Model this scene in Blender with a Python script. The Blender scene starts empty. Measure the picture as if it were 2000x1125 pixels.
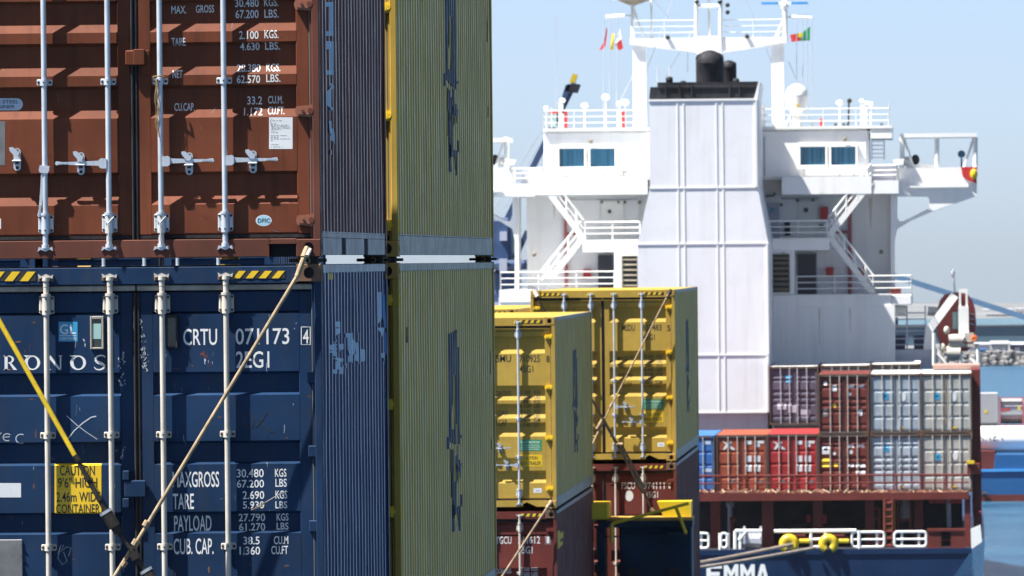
import bpy, bmesh, math, random
from mathutils import Vector, Matrix, noise
random.seed(7)
SC = bpy.context.scene
COL = SC.collection

# ------------------------------------------------------------------ camera
FPX = 15270.0            # focal length in pixels of a 2000 px wide picture
CX, CY = 1000.0, 562.5
CZ = 20.0                # eye height above the water
VPX, VPY, ROLL = 1850.0, 500.0, 0.0095
yc = Vector(((VPX-CX)/FPX, -(VPY-CY)/FPX, -1.0)).normalized()
zc = Vector((-ROLL, 1.0, 0.0)); zc = (zc - yc*zc.dot(yc)).normalized()
xc = yc.cross(zc)
RW = Matrix((xc, yc, zc))            # camera space -> world
cam_d = bpy.data.cameras.new('camera'); cam = bpy.data.objects.new('camera', cam_d)
COL.objects.link(cam); SC.camera = cam
cam.matrix_world = Matrix.Translation((0, 0, CZ)) @ RW.to_4x4()
cam_d.sensor_width = 36.0; cam_d.lens = FPX/2000*36.0
cam_d.clip_start = 1.0; cam_d.clip_end = 60000
cam_d.dof.use_dof = True; cam_d.dof.focus_distance = 55.5; cam_d.dof.aperture_fstop = 16.5

def ray(x, y): return RW @ Vector(((x-CX)/FPX, -(y-CY)/FPX, -1.0))
def at(x, y, Y):
    d = ray(x, y); return Vector((0, 0, CZ)) + d*(Y/d.y)
def at_side(x, y, X):
    d = ray(x, y); return Vector((0, 0, CZ)) + d*(X/d.x)

# ------------------------------------------------------------------ light
AZ, EL = math.radians(68), math.radians(60)   # sun: 68 deg left of straight behind the lens, 60 deg up
to_sun = Vector((-math.sin(AZ)*math.cos(EL), -math.cos(AZ)*math.cos(EL), math.sin(EL)))
sun_d = bpy.data.lights.new('sun', 'SUN'); sun_d.energy = 5.0; sun_d.angle = math.radians(0.53); sun_d.color = (1, 0.965, 0.915)
sun = bpy.data.objects.new('sun', sun_d); COL.objects.link(sun)
sun.rotation_euler = (-to_sun).to_track_quat('-Z', 'Y').to_euler(); sun.location = (0, 0, 80)
world = bpy.data.worlds.new('World'); SC.world = world; world.use_nodes = True
wn = world.node_tree.nodes; wl = world.node_tree.links
sky = wn.new('ShaderNodeTexSky'); sky.sky_type = 'NISHITA'; sky.sun_disc = False
sky.sun_elevation = EL; sky.sun_rotation = math.atan2(to_sun.x, to_sun.y)
sky.altitude = 0; sky.air_density = 0.36; sky.dust_density = 0.68; sky.ozone_density = 1.0
bg = wn['Background']; bg.inputs['Strength'].default_value = 0.065
hs = wn.new('ShaderNodeHueSaturation'); hs.inputs['Saturation'].default_value = 0.9      # hazy coastal air: paler blue all round
wl.new(sky.outputs['Color'], hs.inputs['Color']); wl.new(hs.outputs['Color'], bg.inputs['Color'])
vs = SC.view_settings; vs.view_transform = 'Standard'; vs.look = 'None'; vs.exposure = 1.58; vs.gamma = 1.0
vs.use_curve_mapping = False
SC.cycles.max_bounces = 6

# ------------------------------------------------------------------ materials
def paint(name, rgb, rough=.45, var=.18, dirt=.25, dirtc=(.09, .075, .06), rust=.0, metal=0.0, streak=1.0, scale=1.0, bump=.0, spec=.5, fade=0.0):
    m = bpy.data.materials.new(name); m.use_nodes = True
    N = m.node_tree.nodes; L = m.node_tree.links; b = N['Principled BSDF']
    tc = N.new('ShaderNodeTexCoord'); oi = N.new('ShaderNodeObjectInfo')
    off = N.new('ShaderNodeVectorMath'); off.operation = 'MULTIPLY_ADD'
    L.new(oi.outputs['Random'], off.inputs[0]); off.inputs[1].default_value = (0, 0, 0); L.new(tc.outputs['Object'], off.inputs[2])
    P = off.outputs[0]
    def noise(sc, det=5, vec=P, rgh=.55):
        n = N.new('ShaderNodeTexNoise'); n.inputs['Scale'].default_value = sc; n.inputs['Detail'].default_value = det
        n.inputs['Roughness'].default_value = rgh; L.new(vec, n.inputs['Vector']); return n.outputs['Fac']
    def ramp(v, a, bb, lo=0., hi=1.):
        r = N.new('ShaderNodeMapRange'); r.inputs[1].default_value = a; r.inputs[2].default_value = bb
        r.inputs[3].default_value = lo; r.inputs[4].default_value = hi; L.new(v, r.inputs[0]); return r.outputs[0]
    def mix(f, c1, c2):
        x = N.new('ShaderNodeMix'); x.data_type = 'RGBA'; L.new(f, x.inputs[0])
        for c, i in ((c1, 6), (c2, 7)):
            if isinstance(c, tuple): x.inputs[i].default_value = (*c, 1)
            else: L.new(c, x.inputs[i])
        return x.outputs[2]
    dark = tuple(c*(1-var) for c in rgb); lite = tuple(min(.95, c*(1+var)+fade*.05) for c in rgb)
    col = mix(ramp(noise(1.3*scale, 6), .35, .68), dark, lite)
    mp = N.new('ShaderNodeMapping'); mp.inputs['Scale'].default_value = (9*scale, 9*scale, .55*scale); L.new(P, mp.inputs['Vector'])
    if dirt > 0:
        s = noise(1.6, 6, mp.outputs[0], .62)
        col = mix(ramp(s, .50, .78, 0, dirt*streak), col, dirtc)
        col = mix(ramp(noise(5*scale, 8, rgh=.7), .5, .8, 0, dirt*.6), col, dirtc)
    if rust > 0:
        r1 = noise(7*scale, 9, rgh=.72)
        col = mix(ramp(r1, .72-.22*rust, .76-.2*rust), col, (.16, .055, .022))
    L.new(col, b.inputs['Base Color'])
    L.new(ramp(noise(4*scale, 5), .3, .7, rough*.8, min(1, rough*1.25)), b.inputs['Roughness'])
    b.inputs['Metallic'].default_value = metal; b.inputs['Specular IOR Level'].default_value = spec
    if bump > 0:
        bp = N.new('ShaderNodeBump'); bp.inputs['Strength'].default_value = bump; bp.inputs['Distance'].default_value = .01
        L.new(noise(2.2*scale, 3), bp.inputs['Height']); L.new(bp.outputs[0], b.inputs['Normal'])
    return m

M = {}
M['brown'] = paint('brown_paint', (.136, .041, .020), .5, .24, .6, (.045, .018, .011), .16, bump=.12, spec=0.12)
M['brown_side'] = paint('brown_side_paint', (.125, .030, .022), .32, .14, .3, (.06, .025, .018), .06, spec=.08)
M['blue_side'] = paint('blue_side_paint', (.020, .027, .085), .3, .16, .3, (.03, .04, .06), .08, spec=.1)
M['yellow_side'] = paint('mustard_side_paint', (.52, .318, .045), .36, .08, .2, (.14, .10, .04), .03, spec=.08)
M['brown_sheen'] = paint('brown_sky_sheen', (.26, .17, .17), .4, .2, .35, (.08, .04, .035), .1, spec=.3)  # paler copies for outer rib faces: sky reflection put into the colour
M['blue_sheen'] = paint('blue_sky_sheen', (.20, .20, .29), .4, .25, .3, (.05, .06, .1), .08, spec=.3)
M['yellow_sheen'] = paint('mustard_sky_sheen', (.56, .47, .27), .42, .15, .3, (.2, .15, .06), .05, spec=.3)
M['brown_hinge'] = paint('lit_hinge_scratch_brown', (.25, .095, .055), .5, .2, .4, (.09, .04, .03), .15, scale=4, spec=.3)  # paler brown: light on the hinge straps painted in; also scratch colour
M['seal_grey'] = paint('grey_seal', (.06, .066, .062), .5, .25, .4, (.12, .12, .11), 0, scale=3)
M['brown_dull'] = paint('brown_frame', (.11, .040, .027), .55, .25, .6, (.06, .035, .026), .25, spec=0.12)
M['blue'] = paint('blue_paint', (.010, .030, .074), .5, .25, .5, (.03, .036, .045), .24, bump=.4, spec=0.12)
M['blue_frame'] = paint('blue_frame', (.010, .030, .072), .5, .25, .4, (.06, .055, .05), .35, spec=0.12)
M['yellow'] = paint('mustard_paint', (.40, .268, .052), .48, .12, .4, (.16, .11, .045), .05, bump=.1, spec=0.12)
M['yellow_bright'] = paint('yellow_hinge', (.72, .47, .01), .5, .15, .3, (.12, .08, .03), .25)
M['maroon'] = paint('maroon_paint', (.13, .032, .026), .5, .22, .5, (.06, .03, .025), .15, spec=0.12)
M['casting'] = paint('rusty_casting', (.16, .085, .045), .75, .35, .6, (.05, .03, .02), .6, scale=4)
M['ycasting'] = paint('yellow_casting', (.42, .25, .04), .65, .3, .6, (.12, .06, .02), .6, scale=3)
M['rust'] = paint('rust', (.13, .06, .03), .8, .3, .4, (.05, .03, .02), 0, scale=6)
M['galv'] = paint('galvanised_rod', (.50, .54, .58), .38, .12, .3, (.16, .13, .11), .16, metal=.35, scale=3)
M['cream'] = paint('cream_rod', (.45, .42, .365), .55, .15, .45, (.22, .17, .11), .12, scale=3)
M['rubber'] = paint('rubber_seal', (.022, .022, .024), .55, .3, .3, (.10, .09, .08), 0, scale=4, spec=0.15)
M['seal_pale'] = paint('dusty_seal', (.30, .27, .22), .6, .25, .5, (.08, .07, .06), .1, scale=4)
M['rail'] = paint('grey_rail', (.13, .12, .14), .42, .2, .5, (.12, .11, .10), .15, scale=2)
M['railb'] = paint('blue_rail', (.12, .16, .21), .4, .25, .5, (.10, .10, .10), .3, scale=2)
M['raily'] = paint('pale_rail', (.22, .20, .15), .45, .2, .55, (.10, .09, .06), .2, scale=2)
M['white_ink'] = paint('white_lettering', (.66, .66, .64), .6, .05, .15, (.3, .3, .3), 0, scale=3)
M['black_ink'] = paint('black_lettering', (.018, .016, .014), .6, .1, 0)
M['navy_ink'] = paint('navy_lettering', (.008, .012, .028), .5, .1, 0)
M['pale_ink'] = paint('pale_blue_lettering', (.42, .52, .62), .5, .08, .15, (.2, .2, .2), 0)
M['chalk'] = paint('chalk', (.40, .43, .46), .8, .3, 0)
M['pen'] = paint('marker_pen', (.012, .012, .014), .7, .1, 0)
M['sticker'] = paint('white_sticker', (.62, .63, .63), .5, .05, .15, (.3, .3, .3), 0, scale=4)
M['plate'] = paint('data_plate', (.17, .17, .17), .5, .2, .3, (.08, .08, .08), 0, scale=6, metal=.4)
M['caution'] = paint('caution_yellow', (.70, .45, .008), .5, .06, .15, (.3, .2, .05), 0, scale=3)
M['lightblue'] = paint('label_blue', (.03, .27, .46), .45, .05, .1, (.1, .1, .1), 0)
M['paleblue'] = paint('label_pale_blue', (.30, .52, .62), .45, .05, .1, (.1, .1, .1), 0)
M['green'] = paint('label_green', (.01, .24, .09), .5, .08, .1, (.1, .1, .1), 0)
M['smoked'] = paint('smoked_window', (.03, .045, .04), .12, .2, .2, (.1, .1, .09), 0, scale=6)
M['lash'] = paint('lashing_rod', (.31, .225, .13), .6, .35, .7, (.16, .10, .05), .2, scale=8)
M['lashy'] = paint('yellow_lashing_rod', (.68, .46, .01), .5, .12, .35, (.10, .07, .02), .1, scale=8)
M['oldrope'] = paint('old_rope', (.20, .13, .06), .8, .3, .3, (.08, .05, .03), 0, scale=8)
M['turn'] = paint('black_turnbuckle', (.03, .028, .026), .5, .3, .5, (.10, .07, .045), .2, scale=8, spec=0.15)
M['white'] = paint('ship_white', (.80, .80, .79), .45, .04, .34, (.52, .44, .37), .0, scale=.12, bump=.35)
M['casing'] = paint('casing_white', (.69, .70, .71), .5, .05, .4, (.46, .42, .38), 0, scale=.16, bump=.8)
M['white_trim'] = paint('ship_white_trim', (.76, .755, .72), .5, .04, .12, (.6, .5, .4), 0, scale=.3)
M['stain'] = paint('rust_stain', (.62, .57, .52), .6, .1, .3, (.45, .33, .25), 0)
M['shipgrey'] = paint('ship_grey', (.42, .43, .50), .5, .08, .2, (.3, .3, .3), 0, scale=.3)
M['soot'] = paint('soot_black', (.018, .018, .022), .6, .4, .4, (.09, .075, .07), 0, scale=.5, spec=0.15)
M['louvre'] = paint('louvre_brown', (.20, .17, .12), .6, .2, .4, (.08, .07, .05), 0, scale=1)
M['darkdoor'] = paint('dark_opening', (.045, .045, .06), .5, .1, 0)
M['shipred'] = paint('fire_red', (.48, .022, .02), .5, .15, .1, (.1, .05, .05), 0)
M['oxide'] = paint('red_oxide', (.13, .030, .024), .55, .2, .35, (.08, .03, .03), .1, scale=.5, spec=0.15)
M['pipered'] = paint('red_pipe', (.38, .10, .10), .5, .1, 0)
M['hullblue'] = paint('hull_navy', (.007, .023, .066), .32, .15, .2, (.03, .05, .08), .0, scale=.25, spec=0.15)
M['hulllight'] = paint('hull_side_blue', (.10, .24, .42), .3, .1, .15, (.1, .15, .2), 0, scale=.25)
M['dark'] = paint('dark_interior', (.03, .03, .036), .7, .3, .2, (.06, .05, .05), 0, spec=0.15)
M['yel'] = paint('fairlead_yellow', (.62, .43, .008), .45, .08, .2, (.3, .2, .05), 0)
M['rope'] = paint('mooring_rope', (.26, .21, .17), .8, .2, .3, (.1, .09, .08), 0, scale=2)
M['craneblue'] = paint('crane_navy', (.028, .06, .14), .45, .25, .3, (.1, .1, .1), 0, scale=.3)
M['boomblue'] = paint('boom_blue', (.10, .19, .30), .5, .1, 0)
M['steelblue'] = paint('structure_blue', (.010, .030, .060), .5, .3, .5, (.035, .03, .02), .22, scale=.7, spec=0.15)
M['c_orange'] = paint('orange_container', (.26, .062, .030), .5, .22, .6, (.1, .05, .04), .08, spec=0.15)
M['c_red'] = paint('red_container', (.29, .026, .026), .5, .2, .5, (.12, .04, .04), .06, spec=0.15)
M['c_white'] = paint('pale_grey_container', (.29, .34, .38), .5, .18, .7, (.14, .13, .11), .08)
M['c_cream'] = paint('cream_container', (.35, .355, .33), .5, .2, .75, (.17, .12, .06), .15)
M['c_pale'] = paint('pale_roof', (.66, .65, .60), .55, .1, .3, (.4, .35, .28), 0)
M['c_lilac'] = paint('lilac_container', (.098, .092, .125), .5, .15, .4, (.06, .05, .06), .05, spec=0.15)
M['c_royal'] = paint('royal_container', (.02, .11, .33), .5, .1, .2, (.1, .1, .1), .05)
M['pinkdeck'] = paint('pink_deck', (.36, .22, .18), .6, .15, .3, (.2, .1, .1), 0)
M['farframe'] = paint('grimy_frame', (.085, .058, .045), .7, .3, .5, (.03, .025, .02), .2)
M['boatred'] = paint('lifeboat_maroon', (.32, .045, .035), .4, .12, .2, (.08, .03, .03), 0)
M['orange'] = paint('orange_ring', (.75, .16, .02), .5, .1, 0)
M['mint'] = paint('mint_window', (.30, .46, .42), .3, .1, 0)
M['bargeblue'] = paint('barge_blue', (.008, .085, .24), .45, .12, .25, (.02, .08, .16), .0, scale=.25)
M['bargelight'] = paint('barge_rail_blue', (.05, .28, .62), .45, .1, 0)
M['flagred'] = paint('flag_red', (.55, .03, .03), .7, .1, 0)
M['flagyel'] = paint('flag_yellow', (.75, .58, .01), .7, .1, 0)
M['flagwhite'] = paint('flag_white', (.75, .75, .75), .7, .05, 0)
M['flaggreen'] = paint('flag_green', (.01, .22, .09), .7, .1, 0)
M['rock'] = paint('breakwater_rock', (.16, .155, .15), .9, .35, .4, (.12, .11, .1), 0, scale=.3)
M['land'] = paint('far_ground', (.13, .135, .14), .9, .3, .3, (.1, .12, .08), 0, scale=.02)
M['teal'] = paint('teal_shed', (.06, .115, .15), .6, .15, .1, (.1, .1, .1), 0, scale=.02)
M['shed'] = paint('pale_shed', (.30, .30, .31), .7, .1, .1, (.3, .3, .3), 0, scale=.05)
M['steelgrey'] = paint('tank_steel', (.5, .5, .52), .3, .1, .2, (.3, .25, .25), 0, metal=.6)

def glass(name, rgb, rough=.08):
    m = bpy.data.materials.new(name); m.use_nodes = True; N = m.node_tree.nodes; L = m.node_tree.links
    b = N['Principled BSDF']; tc = N.new('ShaderNodeTexCoord')
    w = N.new('ShaderNodeTexNoise'); w.inputs['Scale'].default_value = 1.0; w.inputs['Detail'].default_value = 2
    mp = N.new('ShaderNodeMapping'); mp.inputs['Scale'].default_value = (5.5, .3, .05); L.new(tc.outputs['Object'], mp.inputs[0]); L.new(mp.outputs[0], w.inputs[0])
    r = N.new('ShaderNodeMapRange'); r.inputs[1].default_value = .35; r.inputs[2].default_value = .65; L.new(w.outputs[0], r.inputs[0])
    x = N.new('ShaderNodeMix'); x.data_type = 'RGBA'; L.new(r.outputs[0], x.inputs[0])
    x.inputs[6].default_value = (*[c*.6 for c in rgb], 1); x.inputs[7].default_value = (*[c*1.3 for c in rgb], 1)
    L.new(x.outputs[2], b.inputs['Base Color']); b.inputs['Roughness'].default_value = rough
    return m
M['bridge_glass'] = glass('bridge_glass', (.02, .10, .18))

# ------------------------------------------------------------------ mesh builder
class MB:
    def __init__(s): s.v = []; s.f = []; s.mi = []; s.cur = 0
    def add(s, vs, fs):
        o = len(s.v); s.v += [tuple(v) for v in vs]; s.f += [tuple(i+o for i in f) for f in fs]; s.mi += [s.cur]*len(fs); return s
    def box(s, x0, x1, y0, y1, z0, z1, c=0.0):
        if x0 > x1: x0, x1 = x1, x0
        if y0 > y1: y0, y1 = y1, y0
        if z0 > z1: z0, z1 = z1, z0
        if c <= 0:
            return s.add([(x0,y0,z0),(x1,y0,z0),(x1,y1,z0),(x0,y1,z0),(x0,y0,z1),(x1,y0,z1),(x1,y1,z1),(x0,y1,z1)],
                         [(0,3,2,1),(4,5,6,7),(0,1,5,4),(1,2,6,5),(2,3,7,6),(3,0,4,7)])
        c = min(c, (x1-x0)*.45, (y1-y0)*.45, (z1-z0)*.45)
        cs = [(x0, x1), (y0, y1), (z0, z1)]; vs = []; idx = {}
        for i in (0, 1):
            for j in (0, 1):
                for k in (0, 1):
                    p = [cs[0][i], cs[1][j], cs[2][k]]; sg = [1-2*i, 1-2*j, 1-2*k]
                    for a in range(3):       # vertex lying on face of axis a
                        q = [p[t] + (0 if t == a else sg[t]*c) for t in range(3)]
                        idx[(i, j, k, a)] = len(vs); vs.append(q)
        fs = []
        I = idx
        for e in (0, 1):
            fs.append((I[e,0,0,0], I[e,1,0,0], I[e,1,1,0], I[e,0,1,0]) if e else (I[e,0,0,0], I[e,0,1,0], I[e,1,1,0], I[e,1,0,0]))
            fs.append((I[0,e,0,1], I[0,e,1,1], I[1,e,1,1], I[1,e,0,1]) if e else (I[0,e,0,1], I[1,e,0,1], I[1,e,1,1], I[0,e,1,1]))
            fs.append((I[0,0,e,2], I[1,0,e,2], I[1,1,e,2], I[0,1,e,2]) if e else (I[0,0,e,2], I[0,1,e,2], I[1,1,e,2], I[1,0,e,2]))
        for i in (0, 1):
            for j in (0, 1):
                fs.append((I[i,j,0,0], I[i,j,0,1], I[i,j,1,1], I[i,j,1,0]))
                fs.append((I[i,0,j,0], I[i,0,j,2], I[i,1,j,2], I[i,1,j,0]))
                fs.append((I[0,i,j,1], I[0,i,j,2], I[1,i,j,2], I[1,i,j,1]))
                for k in (0, 1): fs.append((I[i,j,k,0], I[i,j,k,1], I[i,j,k,2]))
        return s.add(vs, fs)
    def tube(s, p0, p1, r, n=8, r1=None, cap=True):
        p0, p1 = Vector(p0), Vector(p1); d = (p1-p0)
        if d.length < 1e-6: return s
        d.normalize(); a = d.orthogonal().normalized(); b = d.cross(a); r1 = r if r1 is None else r1
        vs = []
        for p, rr in ((p0, r), (p1, r1)):
            for i in range(n):
                t = 2*math.pi*(i+.5)/n; vs.append(p + a*rr*math.cos(t) + b*rr*math.sin(t))
        fs = [(i, (i+1) % n, n+(i+1) % n, n+i) for i in range(n)]
        if cap: fs += [tuple(reversed(range(n))), tuple(range(n, 2*n))]
        return s.add(vs, fs)
    def path(s, pts, r, n=8):
        for a, b in zip(pts, pts[1:]): s.tube(a, b, r, n)
        return s
    def bar(s, p0, p1, w, h, up=(0, 0, 1)):
        p0, p1, up = Vector(p0), Vector(p1), Vector(up); d = (p1-p0).normalized()
        a = d.cross(up).normalized()*w/2; b = a.cross(d).normalized()*h/2
        vs = [p+q for p in (p0, p1) for q in (-a-b, a-b, a+b, -a+b)]
        return s.add(vs, [(0,1,2,3),(7,6,5,4),(0,4,5,1),(1,5,6,2),(2,6,7,3),(3,7,4,0)])
    def prism(s, poly, y0, y1, axis='y'):
        n = len(poly)
        def P(u, w, t): return (u, t, w) if axis == 'y' else ((t, u, w) if axis == 'x' else (u, w, t))
        vs = [P(u, w, y0) for u, w in poly]+[P(u, w, y1) for u, w in poly]
        return s.add(vs, [tuple(range(n)), tuple(reversed(range(n, 2*n)))]+[(i, n+i, n+(i+1) % n, (i+1) % n) for i in range(n)])
    def ball(s, c, rx, ry=None, rz=None, n=10, m=6, z0=-1.0):
        ry = ry or rx; rz = rz or rx; vs = []; fs = []
        t0 = math.asin(z0)
        for j in range(m+1):
            t = t0 + (math.pi/2-t0)*j/m
            for i in range(n):
                a = 2*math.pi*i/n; vs.append((c[0]+rx*math.cos(t)*math.cos(a), c[1]+ry*math.cos(t)*math.sin(a), c[2]+rz*math.sin(t)))
        for j in range(m):
            for i in range(n): fs.append((j*n+i, j*n+(i+1) % n, (j+1)*n+(i+1) % n, (j+1)*n+i))
        fs.append(tuple(reversed(range(n))))
        return s.add(vs, fs)
    def mesh(s, name, mats, smooth=False):
        me = bpy.data.meshes.new(name); me.from_pydata(s.v, [], s.f); 
        for mt in (mats if isinstance(mats, (list, tuple)) else [mats]): me.materials.append(M[mt] if isinstance(mt, str) else mt)
        for p, i in zip(me.polygons, s.mi): p.material_index = i
        bm = bmesh.new(); bm.from_mesh(me); bmesh.ops.recalc_face_normals(bm, faces=bm.faces); bm.to_mesh(me); bm.free()
        if smooth:
            for p in me.polygons: p.use_smooth = True
            try: me.set_sharp_from_angle(angle=math.radians(35))
            except Exception: pass
        return me
    def build(s, name, mats, parent=None, smooth=False):
        """vertices are in the space of the owning thing (world for a top-level mesh)"""
        return link(name, s.mesh(name, mats, smooth), parent)

SPLIT = {'bridge_deck', 'upper_lip', 'wing_canopy_post', 'hatch_coaming', 'deck_locker', 'red_sign', 'side_shoulder', 'deck_plate', 'floodlight', 'bulkhead_lamp', 'navigation_lamp', 'compass_deck_gear',
         'radar_scanner', 'platform_foot', 'hull_strap', 'box_rib', 'rigging_wire', 'whip_antenna', 'funnel_pipe', 'wing_bulkhead', 'wing_deck_edge', 'boat_deck_gear', 'boom_stay', 'switch_box', 'bridge_house', 'deckhouse',
         'deck_chest', 'wing_console', 'boat_deck_house', 'lashing_post', 'mooring_winch', 'crane_cab', 'boom_strut', 'davit_winch'}
def islands(b):
    par = list(range(len(b.v)))
    def find(i):
        while par[i] != i: par[i] = par[par[i]]; i = par[i]
        return i
    for f in b.f:
        for i in f[1:]: par[find(i)] = find(f[0])
    groups = {}
    for f, m in zip(b.f, b.mi): groups.setdefault(find(f[0]), []).append((f, m))
    out = []
    for fs in groups.values():
        q = MB(); ids = {}
        for f, m in fs:
            for i in f:
                if i not in ids: ids[i] = len(q.v); q.v.append(b.v[i])
            q.f.append(tuple(ids[i] for i in f)); q.mi.append(m)
        out.append(q)
    return out

def link(name, me, parent=None, loc=(0, 0, 0)):
    o = bpy.data.objects.new(name, me); COL.objects.link(o); o.location = loc
    if parent: o.parent = parent
    return o
def tag(o, label, cat, group=None, kind=None):
    if label: o['label'] = label
    if cat: o['category'] = cat
    if group: o['group'] = group
    if kind: o['kind'] = kind
    return o
def thing(name, label, cat, loc=(0, 0, 0), group=None):
    o = bpy.data.objects.new(name, None); COL.objects.link(o); o.location = loc; o.empty_display_size = .3
    return tag(o, label, cat, group)

# ------------------------------------------------------------------ lettering
_txt = {}
def text2d(s):
    """triangulated glyphs of a string in the unit box"""
    if s in _txt: return _txt[s]
    cu = bpy.data.curves.new('t', 'FONT'); cu.body = s; cu.size = 1; cu.resolution_u = 3; cu.offset = .008
    ob = bpy.data.objects.new('t', cu); COL.objects.link(ob)
    bpy.context.view_layer.update()
    dg = bpy.context.evaluated_depsgraph_get(); me = bpy.data.meshes.new_from_object(ob.evaluated_get(dg))
    v = [(p.co.x, p.co.y) for p in me.vertices]; f = [tuple(p.vertices) for p in me.polygons]
    bpy.data.objects.remove(ob); bpy.data.curves.remove(cu); bpy.data.meshes.remove(me)
    xs = [a for a, _ in v]; ys = [b for _, b in v]; x0, x1, y0, y1 = min(xs), max(xs), 0.0, max(ys)
    _txt[s] = ([((a-x0)/(x1-x0), (b-y0)/(y1-y0)) for a, b in v], f); return _txt[s]

def thicken(v, f, k):
    return v, f

def drape(name, v2, f2, prof, mat, parent, along='z', gap=.0016, const=None, thick=.0012):
    """lay flat print (u,w) onto a folded sheet. prof: breaks [(t, depth)] ; along='z': door face (u=x, w=z, y=depth(z));
       along='y': side wall (u=y, w=z, x=const-depth(y))"""
    bm = bmesh.new(); vs = [bm.verts.new((a, 0, b)) for a, b in v2]
    for f in f2:
        try: bm.faces.new([vs[i] for i in f])
        except ValueError: pass
    ts = [p[0] for p in prof]; axis = 2 if along == 'z' else 0
    lo = min(v.co[axis] for v in bm.verts); hi = max(v.co[axis] for v in bm.verts)
    for t in ts:
        if lo < t < hi:
            co = [0, 0, 0]; co[axis] = t; no = [0, 0, 0]; no[axis] = 1
            bmesh.ops.bisect_plane(bm, geom=bm.verts[:]+bm.edges[:]+bm.faces[:], plane_co=co, plane_no=no, dist=1e-6)
    pr = sorted(prof)
    def depth(t):
        if t <= pr[0][0]: return pr[0][1]
        for (a, d0), (b, d1) in zip(pr, pr[1:]):
            if a <= t <= b: return d0 if b-a < 1e-9 else d0+(d1-d0)*(t-a)/(b-a)
        return pr[-1][1]
    for v in bm.verts:
        t = v.co[axis]; d = depth(t)
        if along == 'z': v.co = (v.co.x, d-gap, v.co.z)
        else: v.co = (const-d+gap, v.co.x, v.co.z)
    bmesh.ops.recalc_face_normals(bm, faces=bm.faces)
    me = bpy.data.meshes.new(name); bm.to_mesh(me); bm.free(); me.materials.append(M[mat])
    return link(name, me, parent)

def ribbon(pts, w):
    v = []; f = []
    for i, p in enumerate(pts):
        a = Vector(pts[max(0, i-1)]); b = Vector(pts[min(len(pts)-1, i+1)]); d = (b-a); d = d.normalized() if d.length else Vector((1, 0))
        n = Vector((-d.y, d.x))*w/2; p = Vector(p); v += [tuple(p+n), tuple(p-n)]
    for i in range(len(pts)-1): f.append((2*i, 2*i+1, 2*i+3, 2*i+2))
    return v, f
def arcpts(cx, cy, rx, ry, a0, a1, n=14):
    return [(cx+rx*math.cos(math.radians(a0+(a1-a0)*i/n)), cy+ry*math.sin(math.radians(a0+(a1-a0)*i/n))) for i in range(n+1)]

# ------------------------------------------------------------------ shipping containers
W = 2.438
DOUT, DIN = .055, .091         # depth of the door's ridges and recesses behind the corner posts
_share = {}
def shared(key, fn):
    if key not in _share: _share[key] = fn()
    return _share[key]

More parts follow.
